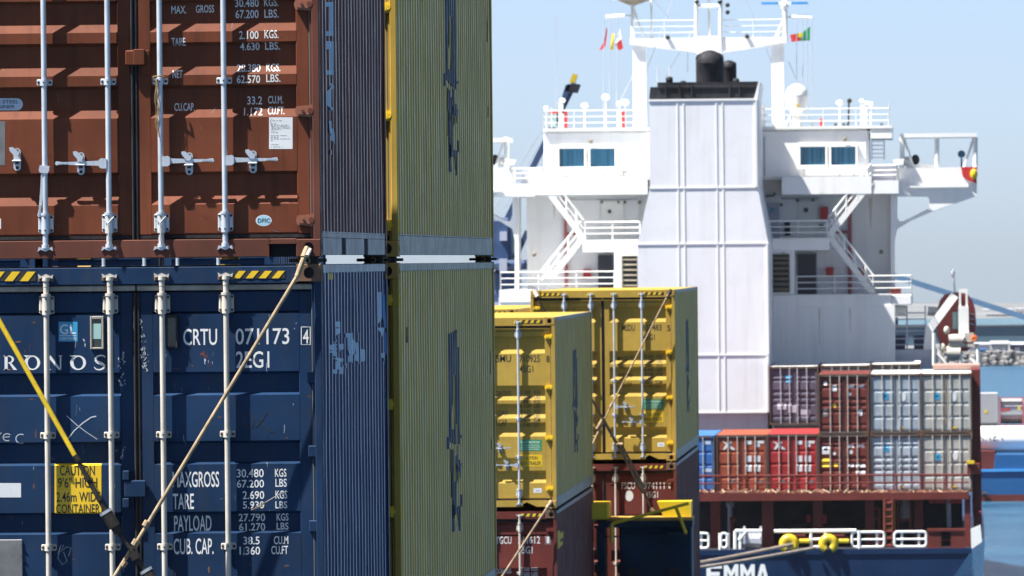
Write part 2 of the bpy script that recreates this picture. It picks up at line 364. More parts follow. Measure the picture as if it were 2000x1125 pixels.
def casting_mesh(sx, front, mat):
    """corner casting 162 x 178 x 118 mm with oval holes in its end and side; origin at its outer lower corner"""
    def mk():
        b = MB(); a, d, h = .162, .178, .118
        X0, X1 = (0, a) if sx < 0 else (-a, 0)
        Y0, Y1 = (0, d) if front else (-d, 0)
        yo, yi = (Y0, Y1) if front else (Y1, Y0)
        xo, xi = (X0, X1) if sx < 0 else (X1, X0)
        n = 16
        def holed(fr, P, hw, hh):          # rectangle with an oval hole, then a short inner tube and a dark back
            (u0, u1, w0, w1) = fr; cu, cw = (u0+u1)/2, (w0+w1)/2
            vs = []; fs = []
            for i in range(n):
                t = 2*math.pi*i/n; c, s_ = math.cos(t), math.sin(t)
                k = min(abs((u1-cu)/c) if abs(c) > 1e-6 else 9, abs((w1-cw)/s_) if abs(s_) > 1e-6 else 9)
                q = (cu+c*k, cw+s_*k)
                for uu in (u0, u1):
                    for ww in (w0, w1):
                        ta = math.atan2(ww-cw, uu-cu) % (2*math.pi); dd = abs(ta-t); dd = min(dd, 2*math.pi-dd)
                        if dd <= math.pi/n+1e-6: q = (uu, ww)
                vs.append(P(q[0], q[1], 0))
            for i in range(n): t = 2*math.pi*i/n; vs.append(P(cu+hw*math.cos(t), cw+hh*math.sin(t), 0))
            for i in range(n): t = 2*math.pi*i/n; vs.append(P(cu+hw*math.cos(t), cw+hh*math.sin(t), .03))
            for i in range(n):
                j = (i+1) % n; fs += [(i, j, n+j, n+i), (n+i, n+j, 2*n+j, 2*n+i)]
            b.add(vs, fs); b.cur = 1; b.add([P(cu+hw*math.cos(2*math.pi*i/n), cw+hh*math.sin(2*math.pi*i/n), .0301) for i in range(n)], [tuple(range(n))]); b.cur = 0
            # corners of the rectangle
            for su in (u0, u1):
                for sw in (w0, w1): pass
        sgy = 1 if front else -1; sgx = 1 if sx < 0 else -1
        e = .006
        holed((X0+e, X1-e, e, h-e), lambda u, w, t: (u, yo+sgy*t, w), .034, .038)
        holed((Y0+e, Y1-e, e, h-e), lambda u, w, t: (xo+sgx*t, u, w), .038, .026)
        # body behind the two holed faces
        b.box(xo+sgx*.0005, xi, yo+sgy*.0315, yi, 0, h, 0) if False else None
        # rims, other faces
        b.add([(X0, yo+sgy*.004, 0), (X1, yo+sgy*.004, 0), (X1, yo+sgy*.004, h), (X0, yo+sgy*.004, h), (X0, yi, 0), (X1, yi, 0), (X1, yi, h), (X0, yi, h)],
              [(0, 1, 5, 4), (3, 2, 6, 7), (4, 5, 6, 7)] + ([(1, 2, 6, 5)] if sx < 0 else [(0, 3, 7, 4)]))
        # corner triangles closing the octagon gaps: thin frame strips
        for (u0, u1) in ((X0, X1),):
            b.add([(X0, yo+sgy*.004, 0), (X1, yo+sgy*.004, 0), (X1, yo+sgy*.0041, h), (X0, yo+sgy*.0041, h), (X0+e, yo, e), (X1-e, yo, e), (X1-e, yo, h-e), (X0+e, yo, h-e)],
                  [(0, 1, 5, 4), (1, 2, 6, 5), (2, 3, 7, 6), (3, 0, 4, 7)])
        b.add([(xo+sgx*.004, Y0, 0), (xo+sgx*.004, Y1, 0), (xo+sgx*.004, Y1, h), (xo+sgx*.004, Y0, h), (xo, Y0+e, e), (xo, Y1-e, e), (xo, Y1-e, h-e), (xo, Y0+e, h-e)],
              [(0, 1, 5, 4), (1, 2, 6, 5), (2, 3, 7, 6), (3, 0, 4, 7)])
        return b.mesh('corner_casting', [mat, 'dark'])
    return shared(('cast', sx, front, mat), mk)

def corr(L0, L1, per=.278):
    """side wall corrugation as breaks (y, depth): outer flat, slope, inner flat, slope"""
    n = max(1, int((L1-L0)/per)); p = (L1-L0)/n; out = []; rj = random.Random(int(L1*100))
    for i in range(n):
        y = L0+i*p+(rj.uniform(-.011, .011) if i else 0); out += [(y, .008), (y+p*.26, .008), (y+p*.5, .044), (y+p*.75, .044)]
    out.append((L1, .008)); return out

def ridges(rs, zlo, zhi):
    """rs: [(z of upper bevel top, z of flat top, z of flat bottom, z of lower bevel end)] from the top down -> breaks (z, depth)"""
    pr = [(zlo, DIN)]
    for a, b, c, d in sorted(rs, key=lambda r: r[3]):
        pr += [(d, DIN), (c, DOUT), (b, DOUT), (a, DIN)]
    pr.append((zhi, DIN)); return pr

def sheet(b, x0, x1, prof):
    for (z0, d0), (z1, d1) in zip(prof, prof[1:]):
        b.add([(x0, d0, z0), (x1, d0, z0), (x1, d1, z1), (x0, d1, z1)], [(0, 1, 2, 3)])

# small door fittings, origin on the lock rod's axis, door face towards +y
def m_clamp(mat):
    def mk():
        b = MB(); b.box(-.05, .05, .016, .036, -.021, .021, .005); b.tube((0, 0, -.021), (0, 0, .021), .026, 12)
        b.cur = 1
        for s in (-1, 1): b.tube((s*.038, .018, 0), (s*.038, .010, 0), .0095, 6)
        b.tube((0, -.025, 0), (0, -.029, 0), .006, 6)
        return b.mesh('clamp', [mat, 'turn'], True)
    return shared(('clamp', mat), mk)
def m_bracket(mat):
    def mk():
        b = MB(); b.box(-.050, .050, .018, .036, -.060, .060, .010); b.tube((0, 0, -.066), (0, 0, .066), .0265, 14); b.tube((0, 0, .055), (0, 0, .072), .031, 14)
        b.cur = 1
        for s in (-1, 1):
            for z in (-.043, .043): b.tube((s*.039, .019, z), (s*.039, .009, z), .009, 6)
        for z in (-.043, .04): b.tube((0, -.024, z), (0, -.032, z), .006, 6)
        return b.mesh('bracket', [mat, 'turn'], True)
    return shared(('brk', mat), mk)
def m_cam(mat):
    def mk():       # cam head and hook, pointing down
        b = MB(); b.tube((0, 0, .05), (0, 0, -.005), .020, 12); b.tube((0, 0, .012), (0, 0, -.012), .027, 12)
        b.prism([(-.044, -.004), (-.020, -.012), (.02, -.012), (.044, -.004), (.050, -.030), (.030, -.020), (0, -.034), (-.030, -.020), (-.052, -.034)], -.016, .018)
        return b.mesh('cam', mat, True)
    return shared(('cam', mat), mk)
def m_keeper(mat):
    def mk():
        b = MB(); b.box(-.052, -.030, -.006, .05, -.006, .026, .004); b.box(.030, .052, -.006, .05, -.006, .026, .004); b.box(-.055, .055, .012, .05, -.044, -.03, .004)
        return b.mesh('cam_keeper', mat)
    return shared(('keep', mat), mk)
def m_hinge(mat, big=True):
    def mk():
        b = MB()
        b.prism([(-.128, -.030), (-.138, 0), (-.128, .032), (-.03, .041), (0, .041), (0, -.041), (-.03, -.041)], -.010, .024)
        b.prism([(-.118, -.018), (-.124, 0), (-.118, .018), (-.045, .024), (-.04, -.024)], -.018, -.009)
        b.cur = 1; b.tube((-.085, -.016, 0), (-.085, -.026, 0), .010, 8); b.tube((-.034, -.009, 0), (-.034, -.024, 0), .019, 10); b.cur = 0
        b.tube((.010, .002, -.055), (.010, .002, .055), .021, 10)
        return b.mesh('hinge', [mat, 'brown_dull' if mat == 'brown_hinge' else mat])
    return shared(('hinge', mat), mk)
def m_handle(mat):
    def mk():     # lies towards +x of the rod
        b = MB(); b.prism([(.012, -.034), (.012, .030), (.046, .034), (.062, .024), (.062, -.024), (.046, -.034)], -.022, .020)
        b.prism([(.06, -.016), (.06, .018), (.17, .013), (.30, .010), (.345, .016), (.352, 0), (.345, -.010), (.30, -.006), (.17, -.012)], -.012, .006)
        for i in range(5): b.box(.27+i*.014, .278+i*.014, -.016, -.011, -.004, .010)
        return b.mesh('handle', mat)
    return shared(('handle', mat), mk)
def m_catch(mat):
    def mk():
        b = MB(); pts = arcpts(0, .05, .024, .024, 0, 180, 8)+arcpts(0, -.05, .024, .024, 180, 360, 8)
        b.prism(pts, .020, .036); b.cur = 1; b.tube((0, .021, .056), (0, .010, .056), .011, 8); b.tube((0, .021, -.054), (0, .012, -.054), .011, 8); b.box(-.012, .012, .010, .0195, -.03, -.016); b.cur = 0
        b.box(-.030, .030, -.020, .02, -.014, -.004, .003); b.prism([(-.012, .02), (.012, .02), (.020, .046), (-.028, .082), (-.048, .078), (-.044, .058)], -.022, -.004)
        return b.mesh('handle_catch', [mat, 'turn'])
    return shared(('catch', mat), mk)

def container(label, Xr, Y0, Z0, L, H, paintm, frame=None, rod='galv', rail='rail', castm='casting', prof=None, rods=(.628, 1.048, 1.391, 1.811),
              hinges=None, gasket='rubber', pockets=False, hinge_mat=None, sill=None, hazard=True, detail=2, group=None, name='shipping_container', topgasket=None, handles=None,
              clamps=None, stripe='caution', roofm=None):
    """rods are given as distances from the right edge. detail 2: near, 1: middle, 0: far"""
    t = thing(name, label, 'container', (Xr-W, Y0, Z0), group)
    frame = frame or paintm; hinge_mat = hinge_mat or paintm; sill = sill or frame
    ch = .004 if detail == 2 else 0
    # frame
    for sx, x0, x1 in ((-1, 0, .048), (1, W-.048, W)):
        b = MB(); b.box(x0, x1, .004, .10, .118, H-.118, ch)
        ix = x1 if sx < 0 else x0
        b.box(ix-.0 if sx < 0 else ix-.016, ix+.016 if sx < 0 else ix, .03, .09, .12, H-.12)
        b.build('corner_post', frame, t)
        MB().box(x0 if sx < 0 else W-.10, .10 if sx < 0 else x1, L-.12, L-.004, .118, H-.118).build('corner_post', frame, t)
        for fr in (True, False):
            for z in (0, H-.118):
                link('corner_casting', casting_mesh(sx, fr, castm), t, (0 if sx < 0 else W, 0 if fr else L, z))
    hb = MB(); hb.box(.162, W-.162, .012, .11, H-.125, H-.012, ch); hb.build('door_header', frame, t)
    sb = MB()
    if pockets == 'front':
        sb.box(.162, W-.34, .006, .12, .004, .122, ch); sb.box(W-.34, W-.162, .006, .12, .092, .122, ch); sb.box(W-.352, W-.34, .002, .12, .004, .12); sb.box(W-.352, W-.162, .0, .02, .088, .10)
    elif pockets == 'arch':
        sb.prism([(.162, .03), (.30, .03), (.45, .10), (.58, .03), (W-.58, .03), (W-.45, .10), (W-.30, .03), (W-.162, .03), (W-.162, .125), (.162, .125)], .006, .12)
    else: sb.box(.162, W-.162, .006, .12, .004, .122, ch)
    sb.build('door_sill', sill, t)
    if pockets == 'front': MB().box(W-.34, W-.162, .121, .14, .002, .122).build('fork_pocket', 'dark', t)
    # walls, roof
    c0, c1 = .10, L-.12; side = corr(c0, c1)
    for sx in (-1, 1):
        b = MB()
        for (y0, d0), (y1, d1) in zip(side, side[1:]):
            b.cur = 1 if d0 == d1 == .008 else 0          # outer rib faces, sky sheen painted in as a paler colour
            if detail == 0 or sx < 0:
                xa, xb = (d0, d1) if sx < 0 else (W-d0, W-d1)
                b.add([(xa, y0, .155), (xb, y1, .155), (xb, y1, H-.06), (xa, y0, H-.06)], [(0, 1, 2, 3)])
            else:        # slightly buckled plate
                rows = 14
                for r in range(rows):
                    q = []
                    for yy, dd, zz in ((y0, d0, r), (y1, d1, r), (y1, d1, r+1), (y0, d0, r+1)):
                        z = .155+(H-.215)*zz/rows; e = 0 if zz in (0, rows) else (noise.noise((yy*.9+Y0, z*1.3+Z0*3, 0))*.004+noise.noise((yy*4, z*2.2+Z0, Y0))*.0025)
                        q.append((W-dd-max(-.004, e), yy+e*1.6, z))
                    b.add(q, [(0, 1, 2, 3)])
        sm_ = {'brown': 'brown_side', 'blue': 'blue_side', 'yellow': 'yellow_side'}.get(paintm, paintm); b.build('side_wall', [sm_, {'brown': 'brown_sheen', 'blue': 'blue_sheen', 'yellow': 'yellow_sheen'}.get(paintm, sm_)], t)
        b = MB(); xa, xb = (.003, .06) if sx < 0 else (W-.06, W-.003); b.box(xa, xb, .178, L-.178, H-.062, H-.006, ch)
        b.build('top_rail', rail, t)
        b = MB(); xo, xi = (.004, .05) if sx < 0 else (W-.004, W-.05)
        if pockets in (True, 'front') and L < 7:
            for a, c in ((.178, L/2-1.2), (L/2-.84, L/2+.84), (L/2+1.2, L-.178)): b.box(xo, xi, a, c, .012, .1275, ch)
            b.box(xo, xi, .178, L-.178, .128, .157)
        else: b.box(xo, xi, .178, L-.178, .012, .158, ch)
        b.box(xo+(.012 if sx < 0 else -.012), xo+(-.001 if sx < 0 else .001), .178, L-.178, .1585, .168)
        b.build('bottom_rail', rail, t)
    b = MB(); ro = corr(.12, L-.12, .21)
    for (y0, d0), (y1, d1) in zip(ro, ro[1:]):
        z0, z1 = H-.004-d0*.45, H-.004-d1*.45
        b.add([(.06, y0, z0), (W-.06, y0, z0), (W-.06, y1, z1), (.06, y1, z1)], [(0, 1, 2, 3)])
    b.box(.06, W-.06, .03, .12, H-.03, H-.01)
    b.build('roof', roofm or paintm, t)
    MB().box(.05, W-.05, L-.06, L-.02, .1, H-.08).build('end_wall', paintm, t)
    MB().box(.05, W-.05, .12, L-.06, .13, .15).build('floor', 'dark', t)
    # doors
    zlo, zhi = .155, H-.175
    prof = prof or ridges([(zhi-.08, zhi-.12, zlo+.1, zlo+.04)], zlo, zhi)
    doors = []
    for sx in (-1, 1):
        xa, xb = (.072, 1.192) if sx < 0 else (1.241, 2.366)
        b = MB(); sheet(b, xa+.082, xb-.082, prof)
        b.box(xa, xa+.084, DOUT+.001, .12, zlo, zhi, ch); b.box(xb-.084, xb, DOUT+.001, .12, zlo, zhi, ch)
        b.box(xa+.084, xb-.084, DOUT+.0015, .12, zhi-.03, zhi, ch); b.box(xa+.084, xb-.084, DOUT+.0015, .12, zlo, zlo+.02, ch)
        d = b.build('door', paintm, t); doors.append(d)
        g = MB()   # rubber seal round the leaf
        g.box(xa, xb, .058, .10, .124, zlo, .006); g.build('door_seal', 'rubber' if detail < 2 else gasket, d)
        g = MB(); g.box(xb if sx > 0 else xa-.030, xb+.030 if sx > 0 else xa, .046, .10, .124, zhi+.02, .006)
        g.build('door_seal', 'rubber' if detail < 2 else 'seal_grey', d)
        g = MB(); g.box(xa-.02, xb+.02, .034, .10, zhi+.008, zhi+.045, .006); g.build('door_seal', topgasket or gasket, d)
    g = MB(); g.box(1.194, 1.214, .042, .10, .10, zhi, .008); g.box(1.216, 1.239, .050, .10, .10, zhi, .006); g.build('centre_seal', gasket, doors[0])
    # lock rods
    n = {2: 14, 1: 8, 0: 6}[detail]; yr = DOUT-.041
    for k, rx in enumerate(rods):
        x = W-rx; d = doors[1] if x > W/2 else doors[0]
        b = MB(); b.tube((x, yr, .07), (x, yr, H-.075), .018 if detail else .022, n, cap=False); b.build('lock_rod', rod, d, detail > 0)
        if detail:
            link('rod_bracket', m_bracket(rod), d, (x, yr, zlo+.078)); link('rod_bracket', m_bracket(rod), d, (x, yr, zhi-.078))
            link('rod_cam', m_cam(rod), d, (x, yr, .085))
            o = link('rod_cam', m_cam(rod), d, (x, yr, H-.085)); o.scale = (1, 1, -1)
            link('cam_keeper', m_keeper(hinge_mat if detail == 1 else castm), d, (x, yr, .075))
            o = link('cam_keeper', m_keeper(castm if detail == 2 else hinge_mat), d, (x, yr, H-.075)); o.scale = (1, 1, -1)
            for z in (clamps if clamps is not None else (1.2, 1.95)): link('rod_clamp', m_clamp(rod), d, (x, yr, z))
    for hz in (hinges if hinges is not None else [.3, .3+(H-.6)/3, .3+(H-.6)*2/3, H-.3] if detail else []):
        link('hinge', m_hinge(hinge_mat), doors[1], (W-.026, .026, hz)); o = link('hinge', m_hinge(hinge_mat), doors[0], (.026, .026, hz)); o.scale = (-1, 1, 1)
    for (rx, z, dirn, dz) in (handles or []):
        x = W-rx; d = doors[1] if x > W/2 else doors[0]
        o = link('handle', m_handle(rod), d, (x, yr, z)); 
        if dirn == 'l': o.scale = (-1, 1, 1)
        if dirn == 'd': o.scale = (-1, 1, 1); o.rotation_euler = (0, math.radians(-84), 0)
        cx = x+(.185 if dirn == 'r' else -.185); o = link('handle_catch', m_catch(rod), d, (cx, yr, z+dz))
    if hazard:
        for x0 in (.19, W-.19-.34):
            h = MB(); 
            for i in range(4): h.prism([(x0+i*.09, H-.045), (x0+.045+i*.09, H-.045), (x0+.02+i*.09, H-.09), (x0-.025+i*.09, H-.09)], .0085, .0105)
            h.build('hazard_stripe', stripe, t)
            MB().box(x0-.03, x0+.345, .0095, .0117, H-.094, H-.041).build('hazard_panel', 'black_ink', t)
    t_info[t.name] = dict(doors=doors, prof=prof, side=side, Y0=Y0, Xr=Xr, Z0=Z0, H=H, L=L)
    return t
t_info = {}

def rect_local(t, x0, y0, x1, y1, dep=DOUT):
    i = t_info[t.name]; ym, xm = (y0+y1)/2, (x0+x1)/2; Y = i['Y0']+dep; o = Vector((i['Xr']-W, i['Y0'], i['Z0']))
    return at(x0, ym, Y).x-o.x, at(x1, ym, Y).x-o.x, at(xm, y1, Y).z-o.z, at(xm, y0, Y).z-o.z
def write(t, s, x0, y0, x1, y1, mat, name='lettering'):
    i = t_info[t.name]; a, b, c, d = rect_local(t, x0, y0, x1, y1); v, f = text2d(s)
    v = [(a+u*(b-a), c+w*(d-c)) for u, w in v]
    return drape(name, v, f, i['prof'], mat, i['doors'][1 if a > W/2-.05 else 0], gap=.0012)
def patch(t, pts, mat, name='marking', gap=.003, flat=False):
    gap = gap*.25
    """flat print given by a polygon of picture points on the door"""
    i = t_info[t.name]; o = Vector((i['Xr']-W, i['Y0'], i['Z0'])); v = []
    for x, y in pts: p = at(x, y, i['Y0']+DOUT)-o; v.append((p.x, p.z))
    return drape(name, v, [tuple(range(len(v)))], [(0, DOUT), (3, DOUT)] if flat else i['prof'], mat, i['doors'][1 if v[0][0] > W/2-.05 else 0], gap=gap)
def rectpts(x0, y0, x1, y1): return [(x0, y0), (x1, y0), (x1, y1), (x0, y1)]
def stroke(t, pts, w, mat, name='chalk_mark'):
    i = t_info[t.name]; o = Vector((i['Xr']-W, i['Y0'], i['Z0'])); q = []
    for x, y in pts: p = at(x, y, i['Y0']+DOUT)-o; q.append((p.x, p.z))
    v, f = ribbon(q, w/300.); return drape(name, v, f, i['prof'], mat, i['doors'][1 if q[0][0] > W/2-.05 else 0], gap=.0012)
def side_patch(t, polys, mat, name='side_marking', px=True):
    i = t_info[t.name]; o = Vector((i['Xr']-W, i['Y0'], i['Z0'])); v = []; f = []
    for pts in polys:
        k = len(v)
        for x, y in pts:
            if px: p = at_side(x, y, i['Xr']-.02)-o; v.append((p.y, p.z))
            else: v.append((x, y))
        f.append(tuple(range(k, len(v))))
    return drape(name, v, f, i['side'], mat, t, along='y', const=W, gap=.006)

# ================================================================== THE SETTING: sea
def sea_mat():
    m = bpy.data.materials.new('sea_water'); m.use_nodes = True; N = m.node_tree.nodes; L = m.node_tree.links; b = N['Principled BSDF']
    b.inputs['Base Color'].default_value = (.012, .07, .135, 1); b.inputs['Roughness'].default_value = .18; b.inputs['IOR'].default_value = 1.33
    tc = N.new('ShaderNodeTexCoord'); h = None
    for sc, st in (((.16, .35, 1), .5), ((.6, 1.3, 1), .35), ((2.4, 4, 1), .2)):
        mp = N.new('ShaderNodeMapping'); mp.inputs['Scale'].default_value = sc; L.new(tc.outputs['Object'], mp.inputs[0])
        n = N.new('ShaderNodeTexNoise'); n.inputs['Scale'].default_value = 1; n.inputs['Detail'].default_value = 4; L.new(mp.outputs[0], n.inputs[0])
        mu = N.new('ShaderNodeMath'); mu.operation = 'MULTIPLY_ADD'; mu.inputs[1].default_value = st
        L.new(n.outputs[0], mu.inputs[0])
        if h is not None: L.new(h, mu.inputs[2])
        else: mu.inputs[2].default_value = 0
        h = mu.outputs[0]
    mp = N.new('ShaderNodeMapping'); mp.inputs['Scale'].default_value = (.05, .10, 1); L.new(tc.outputs['Object'], mp.inputs[0])
    n2 = N.new('ShaderNodeTexNoise'); n2.inputs['Scale'].default_value = 1; n2.inputs['Detail'].default_value = 9; n2.inputs['Roughness'].default_value = .75; L.new(mp.outputs[0], n2.inputs[0])
    r2 = N.new('ShaderNodeMapRange'); r2.inputs[1].default_value = .38; r2.inputs[2].default_value = .62; L.new(n2.outputs[0], r2.inputs[0])
    x2 = N.new('ShaderNodeMix'); x2.data_type = 'RGBA'; L.new(r2.outputs[0], x2.inputs[0]); x2.inputs[6].default_value = (.006, .05, .11, 1); x2.inputs[7].default_value = (.022, .10, .17, 1); L.new(x2.outputs[2], b.inputs['Base Color'])
    r3 = N.new('ShaderNodeMapRange'); r3.inputs[3].default_value = .08; r3.inputs[4].default_value = .32; L.new(n2.outputs[0], r3.inputs[0]); L.new(r3.outputs[0], b.inputs['Roughness'])
    bp = N.new('ShaderNodeBump'); bp.inputs['Strength'].default_value = 1.0; bp.inputs['Distance'].default_value = 2.2; L.new(h, bp.inputs['Height']); L.new(bp.outputs[0], b.inputs['Normal'])
    return m
M['sea'] = sea_mat()
tag(MB().add([(-3000, -600, 0), (3000, -600, 0), (3000, 2600, 0), (-3000, 2600, 0)], [(0, 1, 2, 3)]).build('sea', 'sea'), None, None, kind='structure')

# ================================================================== NEAR STACK: brown over blue
YA = 51.0
XA = at(627, 505, YA).x
ZB = at(627, 501.5, YA).z                 # underside of the brown container
ZT = at(627, 515, YA).z                   # top of the blue one
HC, STD = 2.896, 2.591
def zl(y, Z0, x=400, Y=YA+DOUT): return at(x, y, Y).z-Z0
rs = []
for a, b_, c, d in ((-124, -108, -88, -82), (-39, -23, -1, 5), (45, 61.5, 82, 88), (129, 146, 166, 172), (213, 229.5, 335, 341), (382, 399, 452, 457)):
    rs.append([zl(v, ZB) for v in (a, b_, c, d)])
rs.append((2.38, 2.33, 2.22, 2.19))
rs[5][3] = .157; rs[5][2] = .165
brown_prof = ridges([tuple(r) for r in rs], .155, STD-.175)
hz = [zl(y, ZB, 600) for y in (430, 217, 9, -200)]
brown = container('brown steel container with white weight lettering, on top of the blue one', XA, YA, ZB, 6.058, STD, 'brown', 'brown_dull', 'galv', 'rail', 'brown_dull',
    brown_prof, hinges=hz, pockets='front', topgasket='rubber', hinge_mat='brown_hinge', clamps=[zl(158, ZB), 2.1], gasket='rubber', sill='brown_dull', hazard=False,
    handles=[(.628, zl(313, ZB, 440), 'r', -.012), (1.048, zl(315, ZB, 310), 'r', -.018), (1.391, zl(319, ZB, 207), 'l', .0), (1.811, zl(320, ZB, 80), 'd', .03)])
blue_r = []
for a, b_, c, d in ((572, 573, 608, 610), (611.5, 613, 726, 731), (767, 772, 861, 866), (902, 907, 999, 1004), (1037, 1042, 1134, 1139), (1172, 1177, 1269, 1274), (1308, 1312, 1338, 1342)):
    blue_r.append(tuple(zl(v, ZT-HC) for v in (a, b_, c, d)))
blue_prof = ridges(blue_r, .155, HC-.175)
bh = [zl(y, ZT-HC, 610) for y in (1027, 881, 737, 1180, 596)]
blue = container('dark blue container with yellow caution sign and lock rods in cream', XA, YA, ZT-HC, 6.058, HC, 'blue', 'blue_frame', 'cream', 'railb', 'casting',
    blue_prof, hinges=[], pockets=True, topgasket='seal_pale', clamps=[zl(848, ZT-HC), zl(1067, ZT-HC)], gasket='rubber', sill='blue_frame', hazard=False)
# square hinge blocks of the blue doors
for z in bh[:4]:
    for sx, d in ((1, 1), (-1, 0)):
        b = MB(); x0, x1 = (W-.098, W-.006) if sx > 0 else (.006, .098); b.box(x0, x1, .012, .07, z-.039, z+.037, .006)
        b.build('hinge', 'blue', t_info[blue.name]['doors'][d])
# --- lettering of the brown doors
for s, x0, y0, x1, y1 in (('MAX.', 333.6, 11, 363, 26), ('GROSS', 381.6, 9.6, 417, 24), ('30.480', 458, -2, 504.5, 13), ('KGS.', 515, -3, 542.5, 11.5), ('67.200', 459, 19, 504, 35), ('LBS.', 515.5, 18, 543.5, 34),
    ('TARE', 335, 74, 362, 89), ('2.100', 467, 60.5, 505, 76), ('KGS.', 516.5, 59, 544, 74.5), ('4.630', 468, 83, 506, 97.5), ('LBS.', 517, 82, 546, 96.5),
    ('NET', 337, 137, 356.4, 152), ('28.380', 462, 125, 508, 140), ('KGS.', 519.6, 124, 547, 139), ('62.570', 462.5, 147, 508, 162), ('LBS.', 520, 145, 547.7, 160),
    ('CU.CAP.', 339.6, 201, 379, 216), ('33.2', 482, 188, 511, 203.5), ('CU.M.', 522.7, 187, 552, 201.6), ('1.172', 476, 210, 512, 225), ('CU.FT.', 522.7, 208, 555, 223)):
    write(brown, s, x0, y0, x1, y1, 'white_ink')
def plate_lines(t, x0, y0, x1, y1, rows, mat='black_ink', lw=.9):
    i = t_info[t.name]; random.seed(int(x0+y0)); o = Vector((i['Xr']-W, i['Y0'], i['Z0'])); v = []; f = []
    for r in range(rows):
        y = y0+(y1-y0)*(r+.5)/rows; x = x0
        while x < x1:
            w = random.uniform(1.2, 5); xe = min(x+w, x1); k = len(v)
            for px, py in rectpts(x, y-lw/2, xe, y+lw/2): p = at(px, py, i['Y0']+DOUT)-o; v.append((p.x, p.z))
            f.append((k, k+1, k+2, k+3)); x = xe+random.uniform(.8, 3)
            if random.random() < .12: break
    drape('small_print', v, f, i['prof'], mat, i['doors'][1 if v[0][0] > W/2-.05 else 0], gap=.0018)
patch(brown, rectpts(525.5, 229, 571.5, 291), 'sticker', 'data_sticker', .004)
plate_lines(brown, 529, 231, 564, 237, 2, 'plate'); plate_lines(brown, 530, 240, 566, 260, 7, 'plate'); plate_lines(brown, 529, 263, 566, 276, 4, 'plate'); plate_lines(brown, 529, 280, 565, 289, 2, 'plate')
patch(brown, arcpts(515, 430.7, 15.6, 11, 0, 359, 28), 'sticker', 'oval_sticker', .003)
patch(brown, arcpts(515, 430.7, 14, 9.6, 0, 359, 28), 'paleblue', 'oval_sticker', .0045)
write(brown, 'DFIC', 503.5, 426.5, 527.5, 434.5, 'black_ink').location.y = -.001
pill = arcpts(32, 203.5, 11.5, 11.8, -90, 90, 10)+arcpts(-62, 203.5, 11.5, 11.8, 90, 270, 10)
patch(brown, pill, 'pale_ink', 'pill_sticker', .004)
write(brown, 'CORTEN STEEL', -50, 195.5, 35, 202, 'black_ink').location.y = -.001
write(brown, 'CONTAINER', -40, 205, 28, 211.5, 'black_ink').location.y = -.001
patch(brown, rectpts(-70, 237, 10, 323), 'plate', 'data_plate', .004)
patch(brown, rectpts(-12, 427, 2, 447), 'sticker', 'data_sticker', .004)
bd = t_info[brown.name]['doors']
b = MB()    # door retainer block bridging the seam
x0, x1, z0, z1 = rect_local(brown, 245, 98, 282, 128, .03)
b.box(x0, x1, .008, .048, z0, z1, .008); b.box(x0+.055, x1+.004, .0, .05, z0+.003, z1+.006, .004); b.build('door_overlap_block', 'brown', bd[0])
b = MB(); b.box(x0+.1, x1+.03, .04, .055, z0-.06, z1, .003); b.build('door_overlap_plate', 'brown', bd[1])
# frayed rope hanging from a rod clamp, seals twisted round the cams
def strand(pts, r, n=5, jitter=.003, seed=1):
    random.seed(seed); return [(p[0]+random.uniform(-jitter, jitter), p[1]+random.uniform(-jitter, jitter), p[2]) for p in pts]
xr = W-1.048; zc_ = zl(158, ZB, 310); b = MB()
for k in range(5):
    pts = [(xr-.03+.006*k+.006*math.sin(i*1.3+k), -.004-.003*k, zc_+.012-i*(.036+.004*k)) for i in range(9)]
    b.path(strand(pts, .003, seed=k), .0022, 5)
b.path([(xr-.046, -.005, zc_+.01), (xr-.04, -.02, zc_+.026), (xr, -.03, zc_+.03), (xr+.03, -.012, zc_+.022)], .005, 5)
b.build('rope', 'oldrope', bd[1])
for rx in (1.391, 1.048):
    x = W-rx; b = MB(); z = .16
    b.path([(x-.035, -.012, z+.10), (x-.005, -.022, z+.07), (x-.004, -.024, z+.02), (x+.004, -.026, z-.03), (x, -.024, z-.07)], .005, 5)
    b.path([(x+.035, -.012, z+.115), (x-.005, -.022, z+.07), (x+.004, -.026, z+.02), (x-.004, -.024, z-.03), (x+.003, -.022, z-.065)], .005, 5)
    b.build('seal_cord', 'cream', bd[0 if x < W/2 else 1])
# side letters of the brown container, seen along the wall
def arc_band(cx, cy, rx, ry, w, a0, a1, n=12):
    o = arcpts(cx, cy, rx, ry, a0, a1, n); i_ = arcpts(cx, cy, rx-w, ry-w*2.4, a0, a1, n); return [[o[k], o[k+1], i_[k+1], i_[k]] for k in range(n)]
side_patch(brown, [rectpts(637, 4, 645.5, 13), rectpts(637, 61, 645.8, 70), rectpts(643.2, 13, 645.6, 61), rectpts(637.5, 80.5, 646, 90), rectpts(638.5, 137.5, 646.4, 146), rectpts(644.2, 90, 646.3, 137.5),
    [(637.5, 90), (642, 90), (637.8, 97)]]+arc_band(650, 191, 12, 34, 5, 115, 245)+[[(640, 236), (644.5, 238), (648, 262), (648.5, 284), (645, 268), (640.5, 261)], rectpts(641, 293, 643, 302)], 'pale_ink', 'side_lettering')

